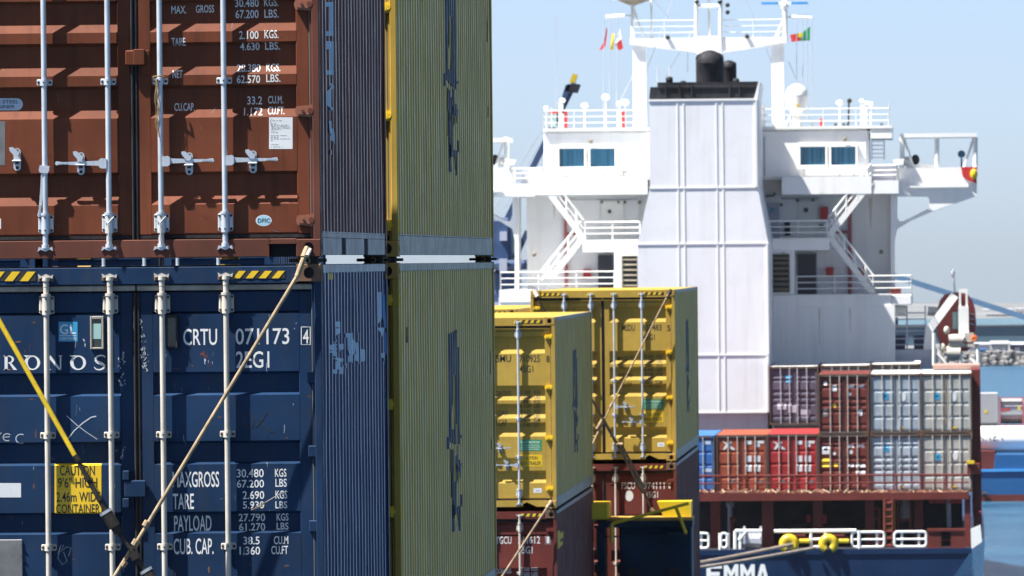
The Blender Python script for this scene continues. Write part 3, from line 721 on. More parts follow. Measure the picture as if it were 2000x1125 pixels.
# --- blue doors: lettering, signs, scars
for s, x0, y0, x1, y1 in (('CRTU', 358, 642, 424, 673.5), ('071173', 460, 641, 565, 672), ('4', 591.5, 643.6, 603, 670.5), ('2EG1', 461, 686, 526, 718),
    ('MAXGROSS', 337, 921, 428, 951), ('30.480', 462.5, 916, 515, 932), ('KGS', 537, 915.5, 559.4, 931), ('67.200', 462.5, 937, 515.6, 952), ('LBS', 538, 935, 560, 950.5),
    ('TARE', 337.6, 964, 378.7, 994), ('2.690', 474, 959, 516, 974.4), ('KGS', 538, 958, 561, 973.7), ('5.930', 474.5, 979, 516, 993), ('LBS', 538, 979, 561, 992.6),
    ('PAYLOAD', 339, 1007, 412, 1037), ('27.790', 465, 1003.5, 517, 1018), ('KGS', 539.5, 1003, 562.5, 1017), ('61.270', 466, 1022, 517, 1036.5), ('LBS', 539.5, 1021, 562.5, 1034.5),
    ('CUB. CAP.', 339, 1051.5, 417, 1082), ('38.5', 475.5, 1048, 507, 1063), ('CU.M', 535, 1047, 563, 1062.5), ('1.360', 468, 1067.5, 508, 1083), ('CU.FT', 530, 1066, 562.5, 1082)):
    write(blue, s, x0, y0, x1, y1, 'white_ink')
bx = rectpts(588.5, 638.5, 606, 673)
stroke(blue, bx+[bx[0]], 1.6, 'white_ink', 'digit_box')
# serif company name
def serif_name():
    i = t_info[blue.name]; o = Vector((i['Xr']-W, i['Y0'], i['Z0'])); polys = []
    y0, y1 = 694.5, 722.5; ym = (y0+y1)/2
    def ring(cx, rx, tail=True):
        n = 24; out = arcpts(cx, ym, rx, 14.3, 0, 360, n); inn = arcpts(cx+.6, ym, rx*.60, 11.8, 0, 360, n)
        for k in range(n): polys.append([out[k], out[k+1], inn[k+1], inn[k]])
        if tail: polys.append([(cx-rx*1.1, y0-.5), (cx-rx*.2, y0-.3), (cx-rx*.55, y0+5), (cx-rx*.8, y0+3)])
    # C (mostly outside the picture)
    for k, (p, q) in enumerate(zip(arcpts(-14, ym, 15, 14.3, 50, 310, 18), arcpts(-13, ym, 15, 14.3, 50, 310, 18)[1:])): pass
    co, ci = arcpts(-16, ym, 15, 14.3, 45, 315, 18), arcpts(-15, ym, 10, 12, 45, 315, 18)
    for k in range(18): polys.append([co[k], co[k+1], ci[k+1], ci[k]])
    polys.append(rectpts(9, y0, 15, y1)); polys.append([(6.5, y0), (17, y0), (15, y0+2), (8, y0+2)]); polys.append([(6.5, y1), (17.5, y1), (15, y1-2), (9, y1-2)])
    ro, ri = arcpts(16, ym-6.3, 11.5, 7.9, -90, 90, 10), arcpts(16, ym-6.3, 7, 5.8, -90, 90, 10)
    for k in range(10): polys.append([ro[k], ro[k+1], ri[k+1], ri[k]])
    polys.append([(18, ym+1), (22.5, ym+1), (33.5, y1), (26.5, y1)])
    ring(63, 15.5); ring(152.5, 15.5)
    polys.append(rectpts(94.5, y0, 97, y1)); polys.append([(91, y0-.5), (99, y0), (119.5, y1), (114.5, y1)]); polys.append(rectpts(117, y0, 119.5, y1)); polys.append(rectpts(114.5, y0-.2, 121.5, y0+1.4)); polys.append(rectpts(92, y1-1.4, 99.5, y1))
    so = arcpts(196, y0+7.3, 10, 7.6, 15, -180, 10)+arcpts(196, y0+7.3, 10, 7.6, 180, 120, 3)
    sp = [(205.5, y0+3.5), (203, y0+.5), (196, y0-.4), (189, y0+2), (186.5, y0+7), (189, y0+12), (196, y0+15), (202.5, y0+18), (203.5, y0+22), (200, y0+26), (194, y0+27.8), (187.5, y0+26.5), (184, y0+22.5)]
    wd = [1.5, 2.2, 2.6, 3.2, 4.6, 5.6, 6.2, 5.6, 4.6, 3.4, 2.6, 2.2, 1.5]
    for k in range(len(sp)-1):
        a, b_ = Vector(sp[k]), Vector(sp[k+1]); d = (b_-a).normalized(); n_ = Vector((-d.y, d.x))
        polys.append([tuple(a+n_*wd[k]/2), tuple(a-n_*wd[k]/2), tuple(b_-n_*wd[k+1]/2), tuple(b_+n_*wd[k+1]/2)])
    for lo, hi in ((-99, 2), (2, 40), (40, 84), (84, 128), (128, 175), (175, 300)):
        v = []; f = []
        for pl in polys:
            if not lo <= sum(q[0] for q in pl)/len(pl) < hi: continue
            k = len(v)
            for x, y in pl: p = at(x, y, i['Y0']+DOUT)-o; v.append((p.x, p.z))
            f.append(tuple(range(k, len(v))))
        drape('serif_letter', v, f, i['prof'], 'white_ink', i['doors'][0], gap=.0012)
serif_name()
patch(blue, rectpts(114.5, 628.5, 151.5, 667), 'lightblue', 'certificate_sticker', .004)
for s, x0, y0, x1, y1 in (('G', 117, 633.5, 133, 652.5), ('L', 137, 633, 148.5, 652)): write(blue, s, x0, y0, x1, y1, 'white_ink').location.y = -.001
write(blue, 'CERTIFIED', 117, 659, 149, 663.5, 'white_ink').location.y = -.001
patch(blue, rectpts(117, 655, 149, 656.2), 'white_ink', 'rule', .007)
patch(blue, rectpts(106.5, 905.5, 198, 1003.5), 'caution', 'caution_sign', .0045)
for s, x0, y0, x1, y1 in (('CAUTION', 117, 909, 185, 928), ("9'6\" HIGH", 113, 932.5, 190, 952), ('2.46m WIDE', 110, 960.6, 196, 979.4), ('CONTAINER', 109.5, 984.5, 195, 1002)):
    write(blue, s, x0, y0, x1, y1, 'black_ink').location.y = -.001
patch(blue, rectpts(-30, 943.5, 41, 971.5), 'sticker', 'white_label', .004); plate_lines(blue, -26, 946, 38, 969, 4, 'chalk', .8)
b = MB(); x0, x1, z0, z1 = rect_local(blue, -80, 1054, 44.5, 1180)
b.box(x0, x1, DOUT-.010, DOUT+.002, z0, z1, .004); 
for k in range(5): b.tube((x1-.008, DOUT-.009, z1-.03-k*.07), (x1-.008, DOUT-.017, z1-.03-k*.07), .007, 6)
b.build('data_plate', 'plate', t_info[blue.name]['doors'][0]); plate_lines(blue, -70, 1062, 38, 1170, 26, 'dark', 1.0)
for xa_, ya_, xb_, yb_ in ((177, 617.5, 203, 682), (324.5, 615, 347.5, 680)):
    x0, x1, z0, z1 = rect_local(blue, xa_, ya_, xb_, yb_); d = t_info[blue.name]['doors'][0 if x0 < W/2-.1 else 1]
    b = MB(); w_ = .012; b.box(x0, x0+w_, DOUT-.028, DOUT+.01, z0, z1, .003); b.box(x1-w_, x1, DOUT-.028, DOUT+.01, z0, z1, .003); b.box(x0+w_, x1-w_, DOUT-.028, DOUT+.01, z0, z0+w_, .003); b.box(x0+w_, x1-w_, DOUT-.028, DOUT+.01, z1-w_*1.6, z1, .003)
    fr = b.build('document_holder', 'turn' if xa_ > 300 else 'seal_pale', d)
    MB().box(x0+w_, x1-w_, DOUT-.021, DOUT-.002, z0+w_, z1-w_*1.6).build('document_window', 'smoked', d)
    if xa_ < 300: patch(blue, rectpts(181, 632, 198, 662), 'mint', 'document_paper', .09)
# chalk, pen and scars
stroke(blue, [(130, 812), (150, 830), (170, 845), (190, 858)], 1.3, 'chalk'); stroke(blue, [(133, 857), (145, 841), (162, 826), (178, 815), (188, 813)], 2.2, 'chalk')
stroke(blue, arcpts(14, 854, 8, 7, 60, 320, 12), 1.8, 'chalk'); stroke(blue, [(6, 854), (19, 853)], 1.6, 'chalk'); stroke(blue, arcpts(41, 857, 10, 9, 60, 300, 12), 1.8, 'chalk'); stroke(blue, [(-8, 862), (-2, 850), (3, 845)], 1.6, 'chalk')
stroke(blue, [(113, 1082), (118, 1066), (125, 1064), (118, 1078), (130, 1068), (139, 1070), (134, 1086)], 1.1, 'chalk'); stroke(blue, [(118, 1068), (113, 1090), (122, 1103), (131, 1096), (124, 1078)], 1.0, 'chalk')
stroke(blue, arcpts(486, 823, 9, 13, 0, 360, 16), 2.2, 'pen'); stroke(blue, [(521, 806), (511, 822), (498, 836)], 2.2, 'pen'); stroke(blue, [(505, 820), (515, 832), (528, 843), (537, 844)], 2, 'pen')
stroke(blue, [(500, 990), (520, 980), (545, 965), (562, 960)], 1.4, 'cream', 'scrape'); stroke(blue, [(490, 996), (512, 988), (518, 980)], 2.0, 'lash', 'scrape')
random.seed(5)
def scar(cx, cy, w, h, n, t=blue):
    for _ in range(n):
        x, y = random.gauss(cx, w), random.gauss(cy, h); k = random.randint(6, 10); r = random.uniform(.7, 2.9)
        tl = random.uniform(-.8, .8); pts = []
        for j in range(k):
            dx, dy = r*random.uniform(.25, .9)*math.cos(6.283*j/k), r*random.uniform(.5, 2.0)*math.sin(6.283*j/k); pts.append((x+dx+tl*dy, y+dy))
        patch(t, pts, 'chalk', 'paint_scar', .004, flat=True)
scar(279, 645, 3, 12, 14); scar(280, 690, 4, 14, 24); scar(238, 703, 4, 8, 14); scar(322, 700, 3, 9, 16); scar(281, 715, 4, 5, 10); scar(240, 745, 4, 10, 10); scar(238, 880, 4, 10, 8); scar(165, 665, 1.5, 5, 3); scar(578, 640, 1.5, 5, 2); scar(405, 707, 5, 2, 4)
def rustspot(t, cx, cy, w, h, mat, nm='rust_patch', flat=False):
    k = 9; patch(t, [(cx+w*random.uniform(.4, 1)*math.cos(6.283*j/k), cy+h*random.uniform(.4, 1)*math.sin(6.283*j/k)) for j in range(k)], mat, nm, .0032, flat)
for cx, cy, w, h in ((66, 630, 6, 2), (35, 668, 9, 2.5), (20, 722, 7, 2), (70, 848, 2, 12), (66, 950, 2, 8), (62, 780, 6, 1.5), (376, 714, 5, 2), (429, 815, 5, 2), (560, 1105, 8, 3), (408, 1112, 3, 9), (144, 1093, 4, 2), (560, 855, 4, 1.5), (345, 720, 9, 1.2), (470, 720, 12, 1), (130, 1000, 9, 1)):
    rustspot(blue, cx, cy, w, h, 'rust')
for cx, cy, w, h in ((345, 392, 2, 5), (520, 330, 2, 6), (150, 240, 1, 7), (90, 300, 1, 9), (460, 260, 1.2, 8), (540, 372, 8, 1.2), (180, 345, 10, 1), (60, 60, 1, 6), (390, 70, 1, 7), (480, 155, .9, 6)):
    rustspot(brown, cx, cy, w, h, 'brown_dull', 'grime_patch')
def scratches(t, x0, y0, x1, y1, n, mats, seed):
    rr = random.Random(seed)
    for _ in range(n):
        x, y = rr.uniform(x0, x1), rr.uniform(y0, y1); a = rr.choice((1.57, 1.57, 1.5, rr.uniform(0, 3.1))); l = rr.uniform(4, 22); b_ = rr.uniform(-.25, .25)
        pts = [(x+l*k/4*math.cos(a+b_*k/4), y+l*k/4*math.sin(a+b_*k/4)) for k in range(5)]
        stroke(t, pts, rr.uniform(.35, 1.0), rr.choice(mats), 'scratch')
scratches(blue, 5, 575, 590, 1120, 70, ('chalk', 'rust', 'railb', 'blue_frame'), 21)
scratches(brown, 5, 10, 570, 450, 60, ('brown_hinge', 'brown_dull', 'brown_dull', 'rail'), 22)
# door retainer in the middle of the blue doors
x0, x1, z0, z1 = rect_local(blue, 243, 938, 285, 971, .03); b = MB(); b.box(x0, x1, .012, .05, z0, z1, .006); b.build('door_overlap_block', 'blue', t_info[blue.name]['doors'][0])
for ya_, yb_ in ((919, 938), (973, 992)):
    x0, x1, z0, z1 = rect_local(blue, 240, ya_, 253, yb_, .03); MB().box(x0, x1, .006, .054, z0, z1, .005).build('door_overlap_catch', 'blue', t_info[blue.name]['doors'][0])
# hazard tape on the header
def hazard(t, x0, y0, x1, y1, n):
    i = t_info[t.name]; o = Vector((i['Xr']-W, i['Y0'], i['Z0'])); b = MB(); b.cur = 1
    def L_(x, y): p = at(x, y, i['Y0']+.011)-o; return (p.x, p.z)
    b.prism([L_(*p) for p in rectpts(x0, y0, x1, y1)], .0095, .012); b.cur = 0
    s = (x1-x0)/n
    for k in range(n):
        q = [(x0+k*s+s*.45, y0), (min(x1, x0+k*s+s*.98), y0), (x0+k*s+s*.5, y1), (max(x0, x0+k*s-s*.03), y1)]
        b.prism([L_(*p) for p in q], .0075, .0094)
    return b.build('hazard_stripe', ['caution', 'black_ink'], t)
hazard(blue, -20, 530.5, 70, 549, 3); hazard(blue, 455.5, 529, 557, 543.5, 4)
# pale peeled lettering on the side of the blue container
def blob(pts): return pts
side_patch(blue, [[(656, 628), (660, 628), (660, 640), (655, 639)], [(655, 642), (660, 640), (659, 650), (655, 656)], [(652, 662), (657, 652), (655, 666), (650, 668)], [(643.5, 674), (650, 667), (652, 680), (657, 672), (656, 684), (644, 684)], [(643.5, 686), (651, 684), (655, 694), (652, 700), (649, 690), (643.5, 689)],
    [(650, 700), (656, 698), (665, 700), (665, 706), (660, 708), (662, 720), (656, 722), (654, 708)], [(661, 672), (666, 671), (666, 682), (661, 684)], [(657.5, 684), (661, 684), (661, 692)], [(650, 722), (656, 720), (656, 730), (651, 730)], [(662, 722), (666, 712), (665, 730), (663, 731)],
    [(670, 652), (685, 650), (685, 656), (670, 660)], [(681, 657), (686, 657), (690, 672), (688, 692), (685, 700), (686, 712), (681, 706), (676, 688), (676, 684), (681, 682)], [(694, 650), (699, 649), (698, 664), (695, 668)], [(689, 670), (695, 669), (696, 690), (700, 710), (696, 711), (690, 692)], [(704, 681), (708, 684), (708, 704), (704, 708)], [(670, 711), (676, 710), (675, 717), (671, 719)]], 'pale_ink', 'peeled_lettering')
side_patch(blue, [[(736, 572), (741, 569), (742, 612), (737, 640)], [(738, 640), (746, 640), (744, 660), (740, 655)], [(743, 690), (750, 688), (750, 712), (746, 705)]], 'pale_ink', 'peeled_sticker')
side_patch(blue, [[(742, 575), (749, 575), (750, 640), (745, 640)], [(746, 650), (750, 648), (751, 692), (747, 690)]], 'c_royal', 'peeled_sticker')
side_patch(blue, [rectpts(642, 534, 645, 546), rectpts(645.5, 536, 649, 547)], 'yel', 'yellow_mark')

# ================================================================== 40 ft mustard containers
def ypx(y): return (901-y)/337*2.896
yr_ = [tuple(ypx(v) for v in r) for r in ((588, 589, 597, 600), (621, 628, 684, 689), (703, 710, 716, 720), (735, 742, 749, 753), (767, 774, 834, 840), (849, 856, 876, 878))]
yr_[-1] = (yr_[-1][0], yr_[-1][1], .163, .157)
yprof = ridges(yr_, .155, HC-.175)
LOGO = [[(874, 652), (881, 649), (881, 722), (880, 840), (874, 840)], [(881, 649), (885, 646), (885, 735), (881, 720)], [(885, 646), (890, 643), (890, 868), (885, 868)], [(890, 672), (895.5, 690), (895.5, 868), (890, 868)], [(874, 840), (885, 838), (885, 868), (874, 862)],
        [(872, 853), (876.5, 853), (876.5, 877), (872, 877)], [(896, 848), (899, 852), (897, 856), (895.5, 856)], [(877.5, 877), (884, 880), (884, 922), (877.5, 922)], [(884, 880), (888, 905), (888, 922), (884, 922)], [(888, 868), (892, 874), (892, 917), (888, 912)],
        [(892, 894), (898, 905), (898, 934), (895, 934)], [(878.5, 922), (882, 922), (882, 972), (878.5, 972)], [(882, 937), (886, 942), (886, 1010), (882, 1012)], [(886, 905), (891, 912), (889, 1000), (886, 1008)], [(896, 966), (899, 966), (899, 988), (896, 1002)], [(879.5, 987), (886, 985), (887, 1036), (881, 1040)], [(890, 990), (896, 988), (895.5, 1037), (893, 1037)]]
YB = 57.5; XB = at(778, 495, YB).x
LOGO_L = []
for pl in LOGO:
    q = []
    for x, y in pl: p = at_side(x, y, XB-.02); q.append((p.y-YB, p.z-(ZT-HC)))
    LOGO_L.append(q)
def mustard(label, Xr, Y0, Z0, H=HC, detail=1, **k):
    k.setdefault('prof', yprof if H == HC else None)
    t = container(label, Xr, Y0, Z0, 12.192, H, 'yellow', 'yellow', 'galv', 'raily', 'ycasting', pockets='arch', hinge_mat='yellow_bright', detail=detail, sill='yellow',
        clamps=[.78, 1.36], rods=(.56, 1.03, 1.42, 1.87), handles=[(.56, .66, 'l', .0), (1.03, .92, 'r', .0), (1.42, .66, 'l', 0), (1.87, .92, 'l', 0)] if H == HC else None, **k)
    if H == HC: side_patch(t, LOGO_L, 'navy_ink', 'company_logo', px=False)
    return t
def hz_of(ys, Z0, x=767, Y=YB): return [at(x, y, Y).z-Z0 for y in ys]
yel_up = mustard('tall mustard yellow container side above the seam, topmost of its near stack', XB, YB, ZB, hinges=hz_of((440, 226, 14), ZB)+[2.6], detail=2, hazard=False)
yel_lo = mustard('tall mustard yellow container side below the seam, with big dark blue logo', XB, YB, ZT-HC, hinges=hz_of((1000, 790, 586), ZT-HC)+[.35], detail=2, hazard=False)
for t in (yel_up, yel_lo):      # dark patches of paint worn off near the far edge
    for pl in ([(11.55, 1.9), (11.7, 1.9), (11.7, 2.25), (11.6, 2.2)], [(11.55, 1.25), (11.66, 1.2), (11.66, 1.5)]): side_patch(t, [pl], 'navy_ink', 'worn_paint', px=False)
side_patch(yel_lo, [rectpts(791.5, 639, 793, 669)], 'black_ink', 'worn_paint')

# middle distance stacks
YC = 118.0; XC = at(1085, 800, YC).x; ZC = at(1085, 619, YC).z
y2 = mustard('mustard yellow container with green and caution stickers, on the near dark red one', XC, YC, ZC-HC)
YD = 132.0; XD = at(1319, 730, YD).x; ZD = at(1319, 565, YD).z
y3 = mustard('mustard yellow container beside the white funnel, crossed by lashing rods', XD, YD, ZD-HC)
XE = at(1009, 605, YD).x
y4 = mustard('low mustard yellow container roof just showing behind the other yellow boxes', XE, YD, ZD-HC, H=STD)
def ink(t, s, x0, y0, x1, y1, mat='black_ink'): return write(t, s, x0, y0, x1, y1, mat)
for s, a in (('MSMU', (957, 693, 998, 707)), ('710925', (1014, 693.5, 1054.5, 707)), ('8', (1067, 694.5, 1073.5, 707)), ('45G1', (1014.5, 713.5, 1041.5, 727)), ('M.GROSS', (955, 764, 998, 774)), ('32.500', (1013, 762.5, 1036, 770)), ('KGS', (1043.5, 762.5, 1055, 769.5)), ('71.650', (1013, 772, 1036, 779)), ('LBS', (1043.5, 772, 1055, 779)),
    ('3.880', (1016, 781, 1036, 788)), ('KGS', (1043.5, 781, 1055, 788)), ('8.550', (1016, 790, 1036, 797)), ('LBS', (1043.5, 790, 1055, 797)), ('28.620', (1013, 800, 1036, 807)), ('KGS', (1043.5, 800, 1055, 807)), ('63.100', (1013, 809, 1036, 816)), ('LBS', (1043.5, 809, 1055, 816)), ('PAYLOAD', (952, 802, 992, 811)), ('76.4', (1017, 817, 1036, 824)), ('CUM', (1042, 817, 1055, 824)), ('2.700', (1013, 827, 1036, 834)), ('CUFT', (1041, 827, 1055, 834)), ('CU.CAP', (958, 820, 990, 832))):
    ink(y2, s, *a)
for s, a in (('MSDU', (1215, 634, 1240, 646)), ('837483', (1255, 634, 1292, 645.5)), ('5', (1303, 635, 1309, 646)), ('45G1', (1255, 653, 1279, 664)), ('MAXGROSS', (1206, 696, 1238, 704)), ('32.500', (1257, 693.5, 1276, 699.5)), ('KGS', (1283, 693.5, 1294, 699.5)), ('71.650', (1257, 702, 1276, 708)), ('LBS', (1283, 702, 1294, 708)), ('TARE', (1207, 712, 1222, 721)), ('3.940', (1259, 711, 1276, 717)), ('KGS', (1283, 711, 1294, 717)), ('8.690', (1259, 719, 1276, 725)), ('LBS', (1283, 719, 1294, 725)),
    ('PAYLOAD', (1207, 729, 1235, 737)), ('28.560', (1257, 727.5, 1276, 733.5)), ('KGS', (1283, 727.5, 1294, 733.5)), ('62.960', (1257, 736, 1276, 742)), ('CU.CAP', (1214, 747, 1234, 755)), ('76.4', (1260, 743.5, 1275, 749.5)), ('CUM', (1280, 743.5, 1293, 749.5)), ('2.700', (1258, 752, 1275, 758)), ('CUFT', (1279, 752, 1293, 758))):
    ink(y3, s, *a)
def stickers(t, g, c, w):
    patch(t, rectpts(*g), 'green', 'green_sticker', .004); patch(t, rectpts(*c), 'caution', 'caution_sticker', .004); patch(t, rectpts(*w), 'sticker', 'white_sticker', .004)
    gx0, gy0, gx1, gy1 = g; k = (gy1-gy0)/22
    write(t, 'Eco-Container', gx0+3*k, gy0+2*k, gx1-3*k, gy0+7*k, 'white_ink').location.y = -.001
    for r, s in enumerate(('Bamboo Flooring', 'Waterborne Paint System', 'Waterborne Sealant')): write(t, s, gx0+(5-2*(r > 0))*k, gy0+(9.5+r*4)*k, gx1-(5-2*(r > 0))*k, gy0+(12+r*4)*k, 'white_ink').location.y = -.001
    cx0, cy0, cx1, cy1 = c; h = cy1-cy0
    write(t, 'CAUTION', cx0+(cx1-cx0)*.2, cy0+h*.14, cx0+(cx1-cx0)*.8, cy0+h*.42, 'black_ink').location.y = -.001
    write(t, 'HIGH TRAILER', cx0+(cx1-cx0)*.04, cy0+h*.56, cx0+(cx1-cx0)*.94, cy0+h*.88, 'black_ink').location.y = -.001
    wx0, wy0, wx1, wy1 = w; write(t, 'beco', wx0+(wx1-wx0)*.3, wy0+3, wx1-(wx1-wx0)*.2, wy1-3, 'lightblue').location.y = -.001
stickers(y2, (1014, 858.5, 1058, 880.5), (1013, 888, 1059, 911), (1042, 953.5, 1058, 962.5)); stickers(y3, (1256.5, 779.5, 1296, 799), (1256.5, 802.5, 1295.5, 824.5), (1284, 864, 1298, 872.5))

mprof_r = [tuple(ypx(v) for v in r) for r in ((588, 589, 606, 608), (609, 610, 665, 669), (684, 688, 735, 739), (754, 758, 805, 809), (822, 826, 874, 878))]
mprof_r[-1] = (*mprof_r[-1][:2], .165, .157)
mprof = ridges(mprof_r, .155, HC-.175)
def dark_red(label, Xr, Y0, top): return container(label, Xr, Y0, top-HC, 12.192, HC, 'maroon', 'maroon', 'cream', 'rail', 'casting', mprof, detail=1, rods=(.56, 1.03, 1.42, 1.87))
m2 = dark_red('dark red container lettered 511612 under the left mustard container', XC, YC, at(1085, 997, YC).z)
m3 = dark_red('dark red container with white oval sticker under the lashed mustard container', XD, YD, at(1319, 904, YD).z)
for s, a in (('TGCU', (968, 1048, 999, 1062)), ('511612', (1012, 1047.5, 1055, 1061.5)), ('1', (1067.5, 1048, 1073, 1061)), ('45G1', (1013, 1067, 1040, 1081)), ('MAXGROSS', (955, 1111, 998, 1120)), ('32.500', (1014, 1108, 1034, 1115)), ('KGS', (1038, 1108, 1050, 1115)), ('71.650', (1014, 1118, 1034, 1125)), ('LBS', (1038, 1118, 1050, 1125))): ink(m2, s, *a, 'white_ink')
for s, a in (('FSCU', (1214, 942, 1240, 955)), ('974111', (1257, 942, 1298, 955)), ('1', (1306, 943, 1310, 954)), ('45G1', (1260, 960, 1285, 972))): ink(m3, s, *a, 'white_ink')
patch(m3, arcpts(1229, 968.5, 8, 10.5, 0, 359, 20), 'sticker', 'oval_sticker', .004)
bx = rectpts(1065.5, 1046.5, 1075.5, 1063); stroke(m2, bx+[bx[0]], 1.2, 'white_ink', 'digit_box')
side_patch(m2, [[(1088, 1037), (1092, 1035), (1092, 1060), (1088, 1064)], [(1092, 1042), (1098, 1038), (1098, 1050), (1092, 1054)], [(1088, 1064), (1096, 1056), (1098, 1062), (1089, 1072)]], 'caution', 'chalked_mark')
# stack glimpsed through the slit under the brown container
YS = 80.0; XS = at(545, 510, YS).x
for k, (dx, nm) in enumerate(((0, 'right'), (2.52, 'left'))):
    for z0, w_, hh in ((ZT-.01-HC+STD, 'upper', HC),):
        t = container('blue container glimpsed through the slit under the brown one, %s of two' % nm, XS-dx, YS, z0, 6.058, hh, 'blue', 'blue_frame', 'galv', 'railb', 'casting', blue_prof if hh == HC else None, detail=1, hinges=[.5, 1.5, 2.4])

# twist locks between stacked containers
def twistlock(x, y, z0, z1, label, far=False):
    b = MB(); zm = (z0+z1)/2; b.box(x-.07, x+.07, y-.05, y+.05, z0-.03, z1+.03, .012); b.tube((x+.0, y-.06, zm), (x, y-.095, zm), .014, 10); b.tube((x-.05, y, zm), (x-.12, y-.05, zm), .012, 8); b.tube((x+.05, y, zm), (x+.12, y, zm), .012, 8)
    b.cur = 1; b.tube((x, y-.075, zm), (x, y-.088, zm), .021, 14)
    tag(b.build('twistlock', ['turn', 'lash']), label, 'twistlock', 'twistlocks between stacked containers')
twistlock(XA-.09, YA+.09, ZT, ZB, 'round orange-ringed twistlock in the gap under the brown corner casting')
twistlock(XA-.09, YA+5.97, ZT, ZB, 'dark twistlock in the gap at the far corner of the brown container')
twistlock(XB-.09, YB+.09, ZT, ZB, 'dark twistlock in the gap at the near corner of the mustard stack')
twistlock(XB-.09, YB+12.1, ZT, ZB, 'dark twistlock in the gap at the far right end of the mustard stack')
twistlock(XC-.09, YC+.09, at(1085, 997, YC).z, ZC-HC, 'small twistlock between the left mustard container and dark red one')
twistlock(XD-.09, YD+.09, at(1319, 904, YD).z, ZD-HC, 'small rusty twistlock under the mustard container beside the funnel')

# ================================================================== lashing gear
def lashing(name, label, segs, group='lashing rods across the container doors'):
    """segs: [(x0,y0,Y0, x1,y1,Y1, radius, material, kind)] in picture points with their own distance"""
    p = at(*segs[0][:3]); t = thing(name, label, 'lashing rod', tuple(p), group)
    for (xa, ya, Ya, xb, yb, Yb, r, mat, nm) in segs:
        a, b_ = at(xa, ya, Ya)-p, at(xb, yb, Yb)-p; d = (b_-a).normalized(); m = MB(); m.tube(a, b_, r, 10)
        if nm == 'rod':
            for k in (.3, .62): pass
        if nm == 'knob': 
            pass
        m.build({'rod': 'rod', 'knob': 'collar', 'body': 'turnbuckle_body', 'nut': 'turnbuckle_nut', 'hook': 'hook'}.get(nm, 'rod'), mat, t, True)
    return t
Yl = YA-.06
lashing('lashing_rod', 'tan steel lashing rod slanting up across the blue doors to the corner casting', [
    (583, 535, Yl, 265, 1062, Yl-.1, .0135, 'lash', 'rod'), (596, 497, YA-.03, 580, 540, Yl, .018, 'lash', 'hook'), (600, 484, YA+.01, 592, 503, YA-.04, .020, 'lash', 'hook'), (606, 487, YA+.0, 600, 500, YA-.045, .013, 'cream', 'hook'),
    (289, 1018, Yl-.1, 283, 1028, Yl-.1, .024, 'lash', 'knob'), (268, 1055, Yl-.1, 262, 1065, Yl-.1, .026, 'lash', 'knob'), (262, 1064, Yl-.1, 215, 1140, Yl-.1, .0135, 'lash', 'rod'), (245, 1097, Yl-.1, 239, 1106, Yl-.1, .023, 'lash', 'knob')])
lashing('lashing_rod', 'yellow lashing rod crossing the lower left blue door, ending in a black turnbuckle', [
    (-25, 585, Yl-.12, 148, 893, Yl-.16, .0165, 'lashy', 'rod'), (146, 889, Yl-.16, 153, 900, Yl-.16, .020, 'turn', 'knob'), (150, 895, Yl-.16, 168, 930, Yl-.16, .015, 'turn', 'rod'), (168, 930, Yl-.16, 173, 938, Yl-.16, .022, 'turn', 'knob'), (172, 936, Yl-.16, 208, 1001, Yl-.16, .0165, 'turn', 'rod'),
    (193, 972, Yl-.16, 196, 978, Yl-.16, .021, 'turn', 'knob'), (205, 998, Yl-.16, 208, 1003, Yl-.16, .044, 'galv', 'nut'), (208, 1003, Yl-.16, 224, 1029, Yl-.16, .042, 'turn', 'body'), (224, 1029, Yl-.16, 232, 1041, Yl-.16, .030, 'turn', 'nut'), (230, 1038, Yl-.16, 264, 1086, Yl-.16, .014, 'turn', 'rod'), (260, 1079, Yl-.16, 267, 1092, Yl-.16, .034, 'turn', 'nut'),
    (264, 1086, Yl-.16, 290, 1124, Yl-.16, .015, 'turn', 'rod'), (284, 1112, Yl-.16, 287, 1117, Yl-.16, .044, 'galv', 'nut'), (287, 1117, Yl-.16, 305, 1150, Yl-.16, .042, 'turn', 'body')])
Ym = YD-.12
lashing('lashing_rod', 'thin tan lashing rod rising across the far mustard doors to its top corner', [(1305, 575, Ym, 1180, 820, Ym, .013, 'lash', 'rod'), (1310, 566, Ym+.08, 1303, 582, Ym, .03, 'turn', 'hook'), (1196, 788, Ym, 1192, 796, Ym, .026, 'lash', 'knob'), (1181, 816, Ym, 1158, 868, Ym, .022, 'lash', 'rod'), (1178, 818, Ym, 1166, 838, Ym, .032, 'lash', 'body')])
lashing('lashing_rod', 'dark turnbuckle lashing falling across the mustard and dark red doors by the funnel', [(1156, 780, Ym-.1, 1180, 822, Ym-.1, .02, 'turn', 'rod'), (1180, 822, Ym-.1, 1205, 868, Ym-.1, .026, 'turn', 'rod'), (1203, 862, Ym-.1, 1248, 948, Ym-.1, .022, 'turn', 'body'), (1213, 867, Ym-.1, 1258, 952, Ym-.1, .022, 'turn', 'body'), (1203, 868, Ym-.1, 1216, 868, Ym-.1, .03, 'lash', 'nut'), (1240, 936, Ym-.1, 1258, 962, Ym-.1, .04, 'turn', 'nut'), (1255, 955, Ym-.1, 1273, 995, Ym-.1, .018, 'turn', 'rod'), (1271, 993, Ym-.1, 1276, 999, Ym-.1, .04, 'lash', 'nut')])
lashing('lashing_rod', 'tan lashing rod crossing the dark red doors lettered 511612', [(1073, 985, YC-.1, 975, 1135, YC-.1, .018, 'lash', 'rod'), (1077, 979, YC-.02, 1068, 993, YC-.1, .03, 'lash', 'hook')])
lashing('lashing_rod', 'short lashing rod at the left top corner of the far mustard container', [(1047, 575, Ym, 1066, 610, Ym, .016, 'turn', 'rod'), (1044, 570, Ym+.06, 1050, 580, Ym, .035, 'cream', 'hook')])

